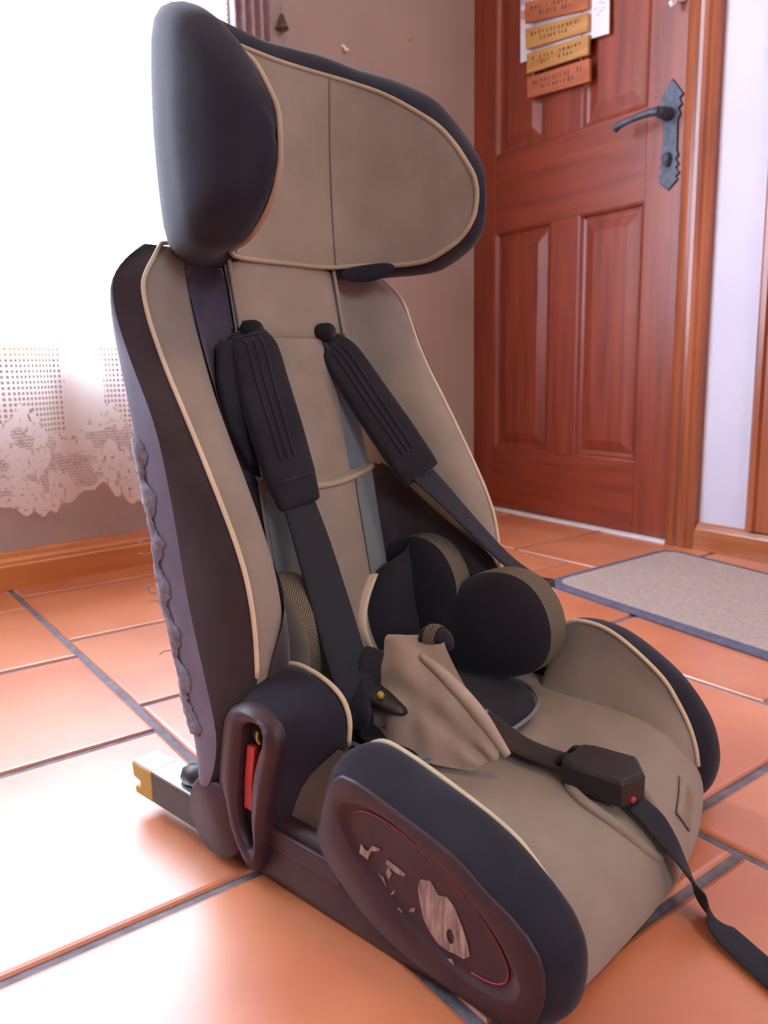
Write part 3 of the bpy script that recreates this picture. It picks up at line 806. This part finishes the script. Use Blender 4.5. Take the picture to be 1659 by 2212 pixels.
for s, i in stations:
    ci, co = dci[i], dco[i]
    near_up = .010 * min(1, max(0, i / NH - .4) * 2.5) if s < 0 else 0
    li, hi, lo, ho = dli[i] + near_up * .7, dhi[i] + near_up, dlo[i] + near_up * .5, dho[i] + near_up * .4
    L = []
    inn = []
    for t in np.linspace(0, 1, 8):
        z = li + (hi - li) * t
        inn.append((s * ci[0], ci[1] + .004 * math.sin(math.pi * t), z))
    L += inn
    for a, zt in ((.12, hi + (ho - hi) * .55), (.4, ho), (.75, ho - .001)):
        p = ci * (1 - a) + co * a; L.append((s * p[0], p[1], zt))
    for t in np.linspace(.95, .05, 6):
        p = co + (co - ci) * (.10 * math.sin(math.pi * t))
        L.append((s * p[0], p[1], lo + (ho - lo) * t))
    for a, zt in ((.75, lo + .001), (.4, lo), (.12, li + (lo - li) * .55)):
        p = ci * (1 - a) + co * a; L.append((s * p[0], p[1], zt))
    rows.append(L)
    if dhi[i] - dli[i] > .004:
        inner.append([(p[0] * .992, p[1] - .0022, p[2]) for p in inn])
    if dhi[i] - dli[i] > .0005:
        hi_loop.append((s * ci[0] * .99, ci[1] - .0018, hi)); lo_loop.append((s * ci[0] * .99, ci[1] - .0018, li))
head = loft('headrest', rows, 'black', seat, close_u=True, cap=True, sub=1)
loft('headrest_liner', inner, 'beige', head, sub=1)
loop = hi_loop[::2] + lo_loop[::-2]
tube('headrest_piping', loop, .0026, 'beige_piping', head, closed=True, per=2)
for sx in (-1, 1):
    tube('headrest_seam', [(sx * .0725, .1895, .578), (sx * .0722, .1925, .63), (sx * .072, .1935, .70), (sx * .0715, .1905, .785)], .0008, 'seam', head)
# dark folded end of the headrest cover under the far wing, red tab behind the far wing
rows = []
for x, y, z, r in ((.078, .186, .570, .004), (.086, .176, .569, .010), (.100, .152, .571, .011), (.108, .138, .574, .008), (.111, .132, .576, .002)):
    rows.append([(x + r * .5 * math.cos(t), y - r * .3 * math.cos(t), z + r * math.sin(t)) for t in np.linspace(0, 2 * math.pi, 10, endpoint=False)])
loft('cover_fold', rows, 'black', head, close_u=True, cap=True, sub=1)
rows = [[(.186, .078 + a, .686 + b) for a, b in ((0, 0), (.012, .006), (.012, .022), (0, .018))], [(.1925, .078 + a, .686 + b) for a, b in ((0, 0), (.012, .006), (.012, .022), (0, .018))]]
loft('belt_guide', rows, 'redplastic', head, close_u=True, cap=True, smooth=False)

# ---------------------------------------------------------------- base
def ring(hx0, hx1, y0, y1, z, r):
    out = []
    for cx, cy, a0 in ((hx1 - r, y1 - r, 0), (hx0 + r, y1 - r, 90), (hx0 + r, y0 + r, 180), (hx1 - r, y0 + r, 270)):
        for k in range(5):
            t = math.radians(a0 + 90 * k / 4); out.append((cx + r * math.cos(t), cy + r * math.sin(t), z))
    return out
base = loft('base_shell', [ring(-.195, .185, -.200, .105, .0005, .02), ring(-.201, .19, -.205, .115, .003, .02), ring(-.203, .192, -.208, .12, .012, .02),
                          ring(-.200, .192, -.208, .12, .05, .02), ring(-.196, .190, -.205, .118, .064, .02), ring(-.185, .185, -.20, .11, .07, .02)], 'plum', seat, close_u=True, cap=True)
# rail moulded along the lower side between shield and front panel
for s in (-1, 1):
    box('side_rail', (s * .197 if s < 0 else .197, -.075, .038), (s * .2035 if s < 0 else .2035, .03, .058), 'plum', base, .003)

# seat cushion
CZ = [(.115, .094), (.06, .093), (0, .092), (-.06, .092), (-.12, .091), (-.17, .090), (-.20, .086), (-.225, .078), (-.245, .062), (-.257, .042), (-.262, .020), (-.258, .004), (-.245, .001)]
cs = spline(CZ, per=3)
rows = []
for y, z in cs:
    fr = max(0.0, min(1.0, (-.15 - y) / .1))
    rows.append([(x, y + fr * (.030 * (x / .16) ** 2 * (1 if x > 0 else .1)) - fr * .004, z + (.012 * (abs(x) / .155) ** 3) * (1 - fr * .6)) for x in np.linspace(-.158, .158, 13)])
cush = loft('seat_cushion', rows, 'beige', seat, sub=1)
# side bolsters of the cushion: (piping y, z), (panel edge y, z), bulge
NEAR = [((-.046, .085), (-.052, .070), .004), ((-.052, .115), (-.056, .098), .008), ((-.060, .137), (-.062, .122), .010), ((-.074, .149), (-.073, .138), .011), ((-.096, .152), (-.091, .145), .012),
        ((-.141, .141), (-.139, .135), .012), ((-.182, .129), (-.19, .122), .014), ((-.212, .117), (-.220, .106), .017), ((-.232, .101), (-.247, .093), .021),
        ((-.248, .083), (-.262, .080), .026), ((-.257, .060), (-.268, .060), .022), ((-.258, .034), (-.264, .036), .018), ((-.248, .010), (-.250, .012), .008)]
FARB = [((-.050, .09), (-.05, .08), .004), ((-.056, .13), (-.052, .11), .006), ((-.066, .162), (-.058, .14), .007), ((-.087, .180), (-.075, .160), .008), ((-.118, .180), (-.105, .166), .008),
        ((-.145, .170), (-.14, .158), .009), ((-.184, .144), (-.18, .134), .010), ((-.203, .122), (-.203, .112), .012), ((-.219, .095), (-.222, .088), .012),
        ((-.228, .068), (-.231, .062), .012), ((-.230, .045), (-.233, .042), .010), ((-.226, .022), (-.228, .022), .008), ((-.215, .006), (-.215, .008), .004)]
CEN = np.array([-.16, .07])
for s, tab in ((-1, NEAR), (1, FARB)):
    A = densify([t[0] for t in tab], 30); B = densify([t[1] for t in tab], 30); G = densify([t[2] for t in tab], 30)
    rows, inn, pip = [], [], []
    for a, b, g in zip(A, B, G):
        m1 = a * .72 + b * .28; m2 = a * .3 + b * .7
        def outw(p, k):
            d = p - CEN; d = d / np.linalg.norm(d); return p + d * k
        q = [(s * .155, *a), (s * .163, *outw(m1, g * .75)), (s * .178, *outw((a + b) / 2, g)), (s * .193, *outw(m2, g * .8)), (s * .203, *outw(b, g * .25)), (s * .2055, *b), (s * .204, *(b + (CEN - b) * .08))]
        rows.append(q)
        pip.append((s * .1545, *outw(a, .001)))
        # inner wall from the piping down to the cushion
        y, z = a
        cz = float(np.interp(-y, -cs[:, 0][cs[:, 0] > -.262], cs[:, 1][cs[:, 0] > -.262])) + .008
        inn.append([(s * .155, y, z), (s * .153, y + .001, z * .75 + min(z, cz) * .25), (s * .146, y + .002, z * .35 + min(z, cz) * .65), (s * .130, y + .002, min(z, cz) - .016)])
    loft('cushion_bolster', rows, 'black', cush, sub=1)
    loft('bolster_liner', inn[:25], 'beige', cush, sub=1)
    tube('cushion_piping', pip[3:-5:2], .0023, 'piping', cush, per=3)
# beige side cloth seen between the shield and the front panel
for s in (-1, 1):
    loft('side_skirt', [[(s * .188, y, .062), (s * .190, y, .085), (s * .186, y, .118), (s * .165, y, .135)] for y in (.05, .02, -.01, -.04, -.08)], 'skirt', cush, sub=1)

# plastic side panels of the base with recessed oval
RED_C = np.array([-.164, .0785]); RED_A = np.array([-.0745, -.0335]); RED_B = np.array([-.0125, .0285])
for s in (-1, 1):
    tab = NEAR if s < 0 else FARB
    edge = spline([t[1] for t in tab] + [(-.21, .010), (-.15, .016), (-.10, .032)], closed=True, per=8)
    ang = np.arctan2(edge[:, 1] - RED_C[1], edge[:, 0] - RED_C[0])
    th = np.linspace(-math.pi, math.pi, 56, endpoint=False)
    od = np.argsort(ang); rad = np.linalg.norm(edge - RED_C, axis=1)
    R = np.interp(th, ang[od], rad[od], period=2 * math.pi) * (1.0 if s < 0 else .88)
    outer = np.stack([RED_C[0] + R * np.cos(th), RED_C[1] + R * np.sin(th)], 1)
    def oval(k):
        out = []
        Mx = np.stack([RED_A, RED_B], 1); inv = np.linalg.inv(Mx)
        for t in th:
            d = np.array([math.cos(t), math.sin(t)]); q = inv @ d; r = 1 / np.linalg.norm(q) * k
            out.append(RED_C + d * r)
        return np.array(out)
    clampk = lambda P: np.array([RED_C + (p - RED_C) * min(1.0, .93 * R[i] / max(1e-6, np.linalg.norm(p - RED_C))) for i, p in enumerate(P)])
    lay = [(outer, .2015), (outer, .2060), (RED_C + (outer - RED_C) * .97, .2075), (clampk(oval(1.16)), .2085), (clampk(oval(1.12)), .2078), (clampk(oval(1.07)), .2045), (oval(1.0) * .0 + clampk(oval(1.0)), .2040), (RED_C + (clampk(oval(1.0)) - RED_C) * .5, .2045), (RED_C + (oval(1.0) - RED_C) * .01, .2045)]
    loft('side_panel', [[(s * x, p[0], p[1]) for p in P] for P, x in lay], 'plum', base, close_u=True, cap=False)
    if s < 0:
        rl = clampk(oval(.985))
        def arc(t0, t1): return [(-.2046, *rl[i]) for i in range(len(th)) if t0 <= th[i] <= t1]
        for pl in (arc(.35, 2.9), ):
            tube('red_outline', pl, .0007, 'redline', base, k=5, per=2)
        lo = [(-.2046, *rl[i]) for i in range(len(th)) if th[i] < -1.9 or th[i] > 2.88]
        lo = [p for p in lo if p[1] < -.2]
        lo.sort(key=lambda p: p[2])
        if len(lo) > 2: tube('red_outline', lo, .0007, 'redline', base, k=5, per=2)
        # scraps of a peeled sticker
        def crop_yz(pts):  # outline points already in seat coordinates
            return pts
        import itertools
        blob = [(-.161, .088), (-.171, .091), (-.178, .083), (-.186, .085), (-.193, .080), (-.199, .069), (-.204, .058), (-.206, .048), (-.201, .043), (-.193, .043), (-.187, .042), (-.178, .043), (-.170, .049), (-.164, .057), (-.161, .068), (-.159, .078)]
        hole = [(-.187, .061), (-.192, .056), (-.193, .050), (-.189, .049), (-.186, .054)]
        nb = len(blob)
        cen = np.array([-.189, .055])
        hs = []
        for b_ in blob:
            d = np.array(b_) - cen; d /= np.linalg.norm(d); hs.append(cen + d * np.array([.0035, .006]))
        v = [(-.2053, *b_) for b_ in blob] + [(-.2053, *h_) for h_ in hs]
        r_ = from_data('sticker_residue', v, [(i, (i + 1) % nb, nb + (i + 1) % nb, nb + i) for i in range(nb)], 'residue', base, smooth=False)
        _so = r_.modifiers.new('thick', 'SOLIDIFY'); _so.thickness = .0005
        flakes = [[(-.099, .083), (-.108, .081), (-.112, .090), (-.121, .094), (-.122, .096), (-.113, .095), (-.108, .088), (-.104, .089), (-.101, .092)],
                  [(-.127, .086), (-.136, .083), (-.145, .083), (-.147, .086), (-.138, .088), (-.129, .090)],
                  [(-.127, .078), (-.130, .074), (-.133, .080), (-.130, .085)], [(-.119, .074), (-.124, .070), (-.127, .066), (-.124, .073)],
                  [(-.131, .061), (-.135, .064), (-.136, .068), (-.133, .064)], [(-.138, .050), (-.142, .048), (-.143, .053), (-.139, .054)],
                  [(-.150, .056), (-.155, .058), (-.156, .062), (-.152, .060)], [(-.186, .035), (-.190, .032), (-.193, .033), (-.190, .037)]]
        for fl in flakes:
            plate('sticker_residue', fl, .0005, 'residue', base, fn=lambda a, b_, d: (-.2050 - d, a, b_))

# hip bolster + belt-guide shield on each side
SH = [(.056, .162), (.063, .148), (.074, .106), (.074, .078), (.063, .043), (.048, .020), (.034, .008), (.022, .020), (.015, .052), (.008, .082), (-.005, .122), (-.012, .148), (-.007, .163), (.012, .172), (.034, .173)]
SLOT = [(.034, .146), (.027, .158), (.008, .160), (.001, .150), (.010, .132), (.019, .106), (.024, .071), (.024, .040), (.034, .034), (.046, .060), (.041, .106)]
for s in (-1, 1):
    O = spline(SH, n=48, closed=True); I = spline(SLOT[::-1], n=48, closed=True)
    k = np.argmin(np.linalg.norm(I - (O[0] + I.mean(0) - O.mean(0)), axis=1)); I = np.roll(I, -k, 0)
    cO = O.mean(0)
    lay = [(O, .192), (O, .208), (O + (cO - O) * .06, .2135), (O * .55 + I * .45, .2165), (I + (I - I.mean(0)) * .05, .216), (I, .2135), (I, .203)]
    sh = loft('belt_guide_shield', [[(s * x, p[0], p[1]) for p in P] for P, x in lay], 'plum', seat, close_u=True)
    loft('guide_slot', [[(s * .2035, *p) for p in I], [(s * .2025, *(I.mean(0) + (p - I.mean(0)) * .02)) for p in I]], 'blackplastic', sh, close_u=True)
    strip = [(.0335, .134), (.0225, .134), (.029, .098), (.031, .070), (.0425, .070), (.040, .098)]
    plate('red_guide', strip, .006, 'redplastic', sh, fn=lambda a, b_, d, s=s: (s * (.204 + d), a, b_), bevel=.0012)
    tube('guide_hole', [(s * .2035, .018, .146), (s * .2075, .018, .146)], [.009, .0085], 'inkdark', sh, k=14)
    tube('guide_pin', [(s * .2075, .020, .150), (s * .2085, .0195, .143), (s * .208, .0165, .139)], .0016, 'yellow', sh, k=6)
    # fabric bolster
    PIP = [(.075, .165), (.062, .180), (.046, .187), (.026, .191), (.004, .189), (-.014, .184), (-.028, .176), (-.036, .163), (-.037, .142), (-.028, .115), (-.010, .080), (.010, .062)]
    OUTR = [(.072, .135), (.063, .152), (.050, .166), (.032, .173), (.012, .172), (-.005, .166), (-.012, .152), (-.012, .138), (-.006, .122), (.004, .096), (.013, .07), (.018, .05)]
    A = densify(PIP, 26); B = densify(OUTR, 26); c0 = np.array([.03, .11]); rows = []
    for a, b in zip(A, B):
        d = (a + b) / 2 - c0; d /= np.linalg.norm(d)
        rows.append([(s * .135, *(a - d * .02)), (s * .150, *(a - d * .002)), (s * .160, *(a + d * .004)), (s * .175, *((a * .7 + b * .3) + d * .007)), (s * .190, *((a * .35 + b * .65) + d * .006)), (s * .201, *(b + d * .003)), (s * .205, *(b - d * .006))])
    loft('hip_bolster', rows, 'black', cush, sub=1)
    tube('hip_piping', [(s * .153, *(a + (a - c0) / np.linalg.norm(a - c0) * .0025)) for a in A[3:20:2]], .0024, 'piping', cush, per=3)

# ---------------------------------------------------------------- insert cushion with its four side pads
th = np.linspace(0, 2 * math.pi, 28, endpoint=False)
def sup(t, a, b, e=.75):
    c, s_ = math.cos(t), math.sin(t)
    return a * abs(c) ** e * (1 if c >= 0 else -1), b * abs(s_) ** e * (1 if s_ >= 0 else -1)
rows = []
for k, z in ((1.0, .097), (1.03, .103), (1.0, .109), (.9, .113), (.6, .114), (.05, .114)):
    rows.append([(.012 + sup(t, .115 * k, .105 * k)[0], .012 + sup(t, .115 * k, .105 * k)[1], z) for t in th])
ins = loft('insert_cushion', rows, 'pad', seat, close_u=True, cap=True, sub=1)
tube('insert_piping', [(.012 + sup(t, .119, .109)[0], .012 + sup(t, .119, .109)[1], .105) for t in th], .0022, 'greygreen', ins, closed=True, per=2)
def side_pad(name_face, outline, x_in, x_out, lean, face_mat, back_mat, bulge=.010):
    """pad with a face, a spacer-mesh gusset and a back; outline in (y, z), lean shifts x with height"""
    O = spline(outline, n=36, closed=True); c = O.mean(0); z0 = O[:, 1].min()
    def row(k, x): return [(x + lean * ((c + (p - c) * k)[1] - z0), *(c + (p - c) * k)) for p in O]
    sg = 1 if x_out > x_in else -1
    face = loft(name_face, [row(.98, x_in), row(.9, x_in - sg * bulge * .45), row(.7, x_in - sg * bulge * .8), row(.4, x_in - sg * bulge), row(.001, x_in - sg * bulge * 1.05)], face_mat, ins, close_u=True, sub=1)
    loft_uv('mesh_gusset', [row(.98, x_in), row(1.0, x_in + (x_out - x_in) * .25), row(1.0, x_in + (x_out - x_in) * .75), row(.98, x_out)], 'meshrim', ins, True, 1)
    loft('pad_back', [row(.98, x_out), row(.9, x_out + sg * bulge * .3), row(.5, x_out + sg * bulge * .6), row(.001, x_out + sg * bulge * .6)], back_mat, ins, close_u=True, sub=1)
FT = [(.066, .130), (.060, .180), (.040, .210), (.010, .229), (-.025, .236), (-.058, .228), (-.082, .203), (-.091, .168), (-.078, .138), (-.040, .118), (.010, .108), (.05, .108)]
side_pad('thigh_pad', FT, .096, .128, .10, 'pad', 'pad', .016)
FL = [(.150, .110), (.155, .19), (.146, .232), (.122, .255), (.092, .264), (.058, .254), (.034, .224), (.030, .185), (.048, .140), (.09, .108)]
side_pad('lumbar_side_pad', FL, .090, .118, .06, 'pad', 'beige', .010)
side_pad('lumbar_side_pad', [(y + .010, z - .006) for y, z in FL], -.082, -.120, -.04, 'pad', 'beige', .010)
# beige edge strip of the far lumbar pad
rows = []
for t in np.linspace(0, 1, 9):
    z = .132 + .092 * t; xc = .030 - .016 * math.sin(math.pi * t) ** 1.0 + .018 * t ** 2; w_ = .0065 * math.sin(math.pi * (t * .86 + .08)) ** .6
    y = .098 + .012 * t
    rows.append([(xc - w_, y + .012, z), (xc - w_ * .7, y + .001, z), (xc, y - .002, z), (xc + w_ * .8, y + .001, z), (xc + w_ * 1.2, y + .012, z)])
loft('lumbar_edge_strip', rows, 'piping', ins, sub=1)
rows = []
for t in np.linspace(0, 1, 9):
    zf = lambda q: .128 + (.098 + .036 * q ** .7) * t
    z = zf(0); x0 = .038 - .014 * math.sin(math.pi * t) + .018 * t ** 2
    y = .100 + .012 * t
    rows.append([(x0 - .002, y + .008, zf(0)), (x0 + .010, y - .010, zf(.25)), (x0 + .028, y - .022, zf(.6)), (x0 + .050, y - .030 + .03 * t ** 3, zf(1))])
loft('lumbar_pad_inner', rows, 'pad', ins, sub=1)
# the near thigh pad has slumped inwards and shows its wrinkled beige back
def slumped():
    top = spline([(-.055, .006, .200), (-.060, -.020, .207), (-.062, -.045, .214), (-.062, -.066, .214)], n=11)
    ridge = spline([(-.062, -.004, .188), (-.066, -.030, .197), (-.064, -.062, .190), (-.055, -.105, .155), (-.046, -.135, .115)], n=11)
    low = spline([(-.080, .000, .150), (-.084, -.020, .150), (-.083, -.045, .148), (-.075, -.080, .128), (-.062, -.115, .106)], n=11)
    bot = spline([(-.085, -.004, .104), (-.090, -.025, .102), (-.088, -.050, .101), (-.080, -.080, .100), (-.066, -.110, .099)], n=11)
    rows = []
    N = 11
    for i in range(N):
        t, r, l, b = top[i], ridge[i], low[i], bot[i]
        w = math.sin(i * 1.9) * .0045
        rows.append([t + (.014, 0, -.008), t + (.004, 0, .002), t * .7 + r * .3 + (-.004, 0, .001), r + (-.005, 0, 0), r * .6 + l * .4 + (-.008 + w, w * .3, 0), r * .2 + l * .8 + (.004 - w, 0, 0), l + (-.002 + w, 0, 0), b * .6 + l * .4 + (w * .5, 0, 0), b])
    o = loft('slumped_thigh_pad', rows, 'beigelight', ins, sub=2)
    tag(o, label='thigh pad slumped inwards showing its wrinkled beige back')
    tube('slumped_pad_edge', [tuple(p + np.array((-.004, 0, .0015))) for p in ridge[3:]], [.0035, .0065, .0065, .004], 'beigelight', ins)
    rows = []
    for k in range(9):
        t = k / 8; c = np.array((-.050, -.040 - .034 * t, .205 + .010 * math.sin(t * 2.2) - .008 * t)); r = .013 * math.sqrt(max(.02, 1 - (t * .98) ** 3))
        rows.append([c + r * np.array((.9 * math.cos(q), -.1 * math.cos(q), math.sin(q))) for q in np.linspace(0, 2 * math.pi, 12, endpoint=False)])
    loft('slumped_pad_roll', rows, 'pad', ins, close_u=True, cap=True, sub=1)
    rows = [[p + np.array((-.0008, 0, .0012)) for p in rows[k][1:8]] for k in (2, 3, 4, 5)]
    loft_uv('mesh_gusset', rows, 'meshrim', ins, False, 1)
slumped()

# ---------------------------------------------------------------- harness
def shoulder_pad(path, w, width, thick):
    p = ribbon('shoulder_pad', path, w, width, thick, 'pad', seat, per=6, sub=1)
    P = spline(path, per=6); T = np.gradient(P, axis=0); T /= np.linalg.norm(T, axis=1)[:, None]
    n = len(P); W_ = np.array(w, float); th_ = np.interp(np.linspace(0, 1, n), np.linspace(0, 1, len(np.atleast_1d(thick))), np.atleast_1d(thick)); wd_ = np.interp(np.linspace(0, 1, n), np.linspace(0, 1, len(np.atleast_1d(width))), np.atleast_1d(width))
    q_ = []
    fr = []
    for i in range(n):
        ww = W_ - T[i] * (W_ @ T[i]); ww /= np.linalg.norm(ww); q = np.cross(T[i], ww)
        if q @ np.array((-.4, -.9, .1)) < 0: q = -q
        fr.append((ww, q))
    for off in (-.34, 0, .34):
        a, b = int(n * .14), int(n * .80)
        pts = [P[i] + fr[i][0] * (wd_[i] / 2 * off * (1 - .25 * (i - a) / max(1, b - a))) + fr[i][1] * (th_[i] / 2 * 1.0) for i in range(a, b, 3)]
        tube('stitched_rib', pts, .0016, 'pad', p, k=6, per=3)
    for i in (int(n * .11), int(n * .83)):
        tube('stitched_hem', [P[i] + fr[i][0] * (wd_[i] / 2 * o) + fr[i][1] * (th_[i] / 2 * (1.0 - .25 * o * o)) for o in (-.85, -.4, 0, .4, .85)], .0018, 'pad', p, k=6, per=3)
    return p
shoulder_pad([(-.070, .186, .500), (-.072, .168, .480), (-.076, .150, .440), (-.079, .130, .400), (-.079, .112, .355), (-.076, .100, .322)], (1, -.45, .12), [.040, .052, .056, .056, .054, .044], [.012, .019, .020, .020, .018, .013])
shoulder_pad([(.050, .186, .492), (.058, .168, .472), (.070, .142, .430), (.082, .115, .388), (.092, .092, .352), (.097, .080, .336)], (.75, -.35, .55), [.034, .046, .050, .052, .052, .048], [.012, .019, .020, .020, .018, .012])
# back flap of the near pad against the seat
ribbon('pad_flap', [(-.092, .182, .490), (-.098, .168, .45), (-.100, .158, .41), (-.092, .150, .365)], (1, -.3, 0), [.03, .04, .034, .016], .008, 'pad', seat)
# webbing
ribbon('shoulder_strap', [(-.066, .205, .505), (-.068, .190, .503), (-.071, .172, .482)], (1, 0, 0), .030, .0025, 'web', seat)
ribbon('shoulder_strap', [(.042, .205, .505), (.045, .190, .502), (.056, .172, .476)], (1, 0, 0), .024, .0025, 'webbrown', seat)
ribbon('shoulder_strap', [(-.077, .106, .335), (-.083, .076, .285), (-.093, .040, .225), (-.100, .008, .168), (-.096, -.004, .145)], [(1, -.35, .15), (1, -.4, .2), (1, -.4, .3)], [.034, .038, .040, .040, .036], .003, 'web', seat)
ribbon('shoulder_strap', [(.095, .084, .342), (.112, .062, .314), (.136, .036, .275), (.160, .004, .234), (.176, -.024, .212)], [(.85, .25, .60), (.80, .42, .34), (.77, .55, .12)], .036, .003, 'web', seat)
tg = box('strap_tongue', (.168, -.044, .196), (.190, -.022, .214), 'blackplastic', seat, .004)
tube('tongue_plate', [(.176, -.045, .205), (.172, -.052, .198), (.168, -.058, .190)], .0035, 'metal', tg, k=8)
# crumpled lap strap and buckle tongues on the near side
ribbon('lap_strap', [(-.100, .015, .160), (-.112, -.005, .140), (-.118, .010, .126), (-.130, .04, .118)], (.5, -1, .4), .034, .004, 'web', seat)
rows = []
for k, (y, z, hx, hz) in enumerate(((.030, .150, .010, .008), (.010, .152, .016, .012), (-.012, .150, .017, .010), (-.030, .147, .014, .008), (-.048, .143, .006, .004))):
    rows.append([(-.085 + hx * math.cos(t), y, z + hz * math.sin(t)) for t in np.linspace(0, 2 * math.pi, 12, endpoint=False)])
bk = loft('buckle_tongue', rows, 'blackplastic', seat, close_u=True, cap=True, sub=1)
tube('tongue_stud', [(-.094, -.022, .157), (-.096, -.024, .160)], [.004, .003], 'yellow', bk, k=10)
ribbon('strap_keeper', [(-.072, .004, .192), (-.080, .003, .178), (-.084, .002, .160), (-.082, .004, .150)], (1, -.6, 0), [.020, .026, .026, .02], .008, 'pad', seat, sub=1)
ribbon('lap_strap', [(-.075, .02, .118), (-.088, -.002, .116), (-.094, -.022, .111), (-.090, -.035, .102)], (1, .3, .1), [.02, .03, .032, .03], .005, 'web', seat)
tube('red_cord', [(-.088, -.022, .124), (-.083, -.030, .116), (-.082, -.034, .104)], .0014, 'redplastic', seat)

# adjuster strap, adjuster and its tail
ribbon('adjuster_strap', [(.002, -.060, .120), (0, -.085, .112), (-.002, -.115, .103), (-.003, -.145, .101), (-.003, -.178, .103)], (1, 0, .05), .030, .003, 'webbrown', seat)
tube('strap_ring', [(.016, -.068, .112), (.006, -.074, .122), (-.008, -.074, .121), (-.016, -.070, .110)], .0022, 'metal', seat, k=7)
cap = [(-.020, -.172), (.016, -.172), (.022, -.182), (.028, -.222), (.004, -.240), (-.024, -.232), (-.026, -.184)]
n = len(cap); v = []
zt = lambda y: .117 - (-.172 - y) * -.02
v = [(x, y, .090) for x, y in cap] + [(x, y, .111 + .02 * (y + .20)) for x, y in cap] + [(x * .9, -.205 + (y + .205) * .92, .115 + .02 * (y + .20)) for x, y in cap]
f = [tuple(range(n))[::-1], tuple(range(2 * n, 3 * n))] + [(r * n + i, r * n + (i + 1) % n, (r + 1) * n + (i + 1) % n, (r + 1) * n + i) for r in (0, 1) for i in range(n)]
adj = from_data('harness_adjuster', v, f, 'blackplastic', seat, smooth=False, bevel=.0012)
tube('release_button', [(-.010, -.232, .094), (-.011, -.2375, .0935)], [.0036, .003], 'redplastic', adj, k=10)
for x in (-.012, .008):
    tube('adjuster_link', [(x, -.164, .104), (x, -.170, .112), (x + .002, -.177, .113)], .003, 'blackplastic', adj, k=8)
lip = [(.0 + .033 * math.cos(t), -.213 + .044 * math.sin(t) * (1 if math.sin(t) < 0 else .9), .0) for t in np.linspace(0, 2 * math.pi, 24, endpoint=False)]
def cz(y): return float(np.interp(-y, -cs[:, 0][:30], cs[:, 1][:30]))
tube('adjuster_surround', [(x, y, cz(y) + .0025) for x, y, _ in lip], .0050, 'beige', seat, closed=True, per=2)
ribbon('adjuster_tail', [(.0, -.232, .086), (.002, -.250, .074), (.006, -.268, .052), (.008, -.284, .028), (.003, -.298, .013), (-.010, -.318, .0075), (-.024, -.345, .0055), (-.046, -.39, .0045), (-.07, -.44, .004)],
       [(1, 0, 0), (1, -.1, .1), (.8, .5, .3), (.55, .8, .2), (.65, .75, .1), (.9, .4, 0), (1, -.1, 0), (1, -.3, 0)], .026, .0022, 'web', seat)
# woven maker's patch on the far front corner
def front_y(x, z):
    """front face of the cushion at height z"""
    yy = float(np.interp(z, cs[::-1][4:24, 1], cs[::-1][4:24, 0])) if False else float(np.interp(-z, -cs[cs[:, 0] < -.21][:-6, 1], cs[cs[:, 0] < -.21][:-6, 0]))
    fr = max(0.0, min(1.0, (-.15 - yy) / .1))
    return yy + fr * (.030 * (x / .16) ** 2) - fr * .004
def patch_pt(a, b, d): return (a, front_y(a, b - .004) - .0012 - d, b)
pa = [(.050, .060), (.098, .071), (.110, .052), (.062, .039)]
q_ = np.array(pa)
rows = []
for v_ in np.linspace(0, 1, 6):
    rows.append([patch_pt(*((q_[0] * (1 - u_) + q_[1] * u_) * (1 - v_) + (q_[3] * (1 - u_) + q_[2] * u_) * v_), 0) for u_ in np.linspace(0, 1, 10)])
pch = loft('maker_patch', rows, 'beige', cush)
_so = pch.modifiers.new('thick', 'SOLIDIFY'); _so.thickness = .0016
# worn embroidery on it, too faded in the photograph to read
v = []; f = []
for k in range(7):
    u0 = .10 + .8 * k / 7
    for du, v0, v1 in ((0, .28, .80), (.045, .30, .78)):
        vs = [(u0 + du + e * .02, w_) for e, w_ in ((0, v0), (1, v0), (1, v1), (0, v1))]
        f.append(tuple(range(len(v), len(v) + 4)))
        v += [patch_pt(*((q_[0] * (1 - a) + q_[1] * a) * (1 - b) + (q_[3] * (1 - a) + q_[2] * a) * b), .0012) for a, b in vs]
tag(from_data('faded_embroidery', v, f, 'tan', cush, smooth=False, fix=False), kind='stuff')


# ---------------------------------------------------------------- ISOFIX-type anchor arm
for s in (-1, 1):
    arm = box('anchor_arm', (s * .213 if s < 0 else .179, .06, .018), (s * .179 if s < 0 else .213, .195, .052), 'blackplastic', seat, .002)
    box('arm_top', (s * .212 if s < 0 else .180, .12, .0515), (s * .180 if s < 0 else .212, .194, .0535), 'metal', arm, .0006)
    prof = [(.195, .018), (.228, .018), (.228, .026), (.218, .028), (.218, .034), (.230, .036), (.232, .052), (.195, .052)]
    plate('arm_hook', prof, .032, 'yellow', arm, fn=lambda a, b_, d, s=s: (s * .213 + (d if s < 0 else -d), a, b_), bevel=.0015)
    box('arm_hook_top', (s * .212 if s < 0 else .182, .194, .0515), (s * .182 if s < 0 else .212, .231, .0538), 'white', arm, .0006)
    tube('release_tab', [(s * .196, .150, .053), (s * .196, .146, .059), (s * .196, .135, .062), (s * .196, .122, .060)], [.009, .012, .012, .009], 'blackplastic', arm)
    hub = lathe('arm_hub', [(.036, 0), (.040, .003), (.040, .022), (.036, .026)], 'plum', seat, k=28)
    hub.rotation_euler = (0, math.radians(-90 if s < 0 else 90), 0); hub.location = (s * .190, .085, .045)
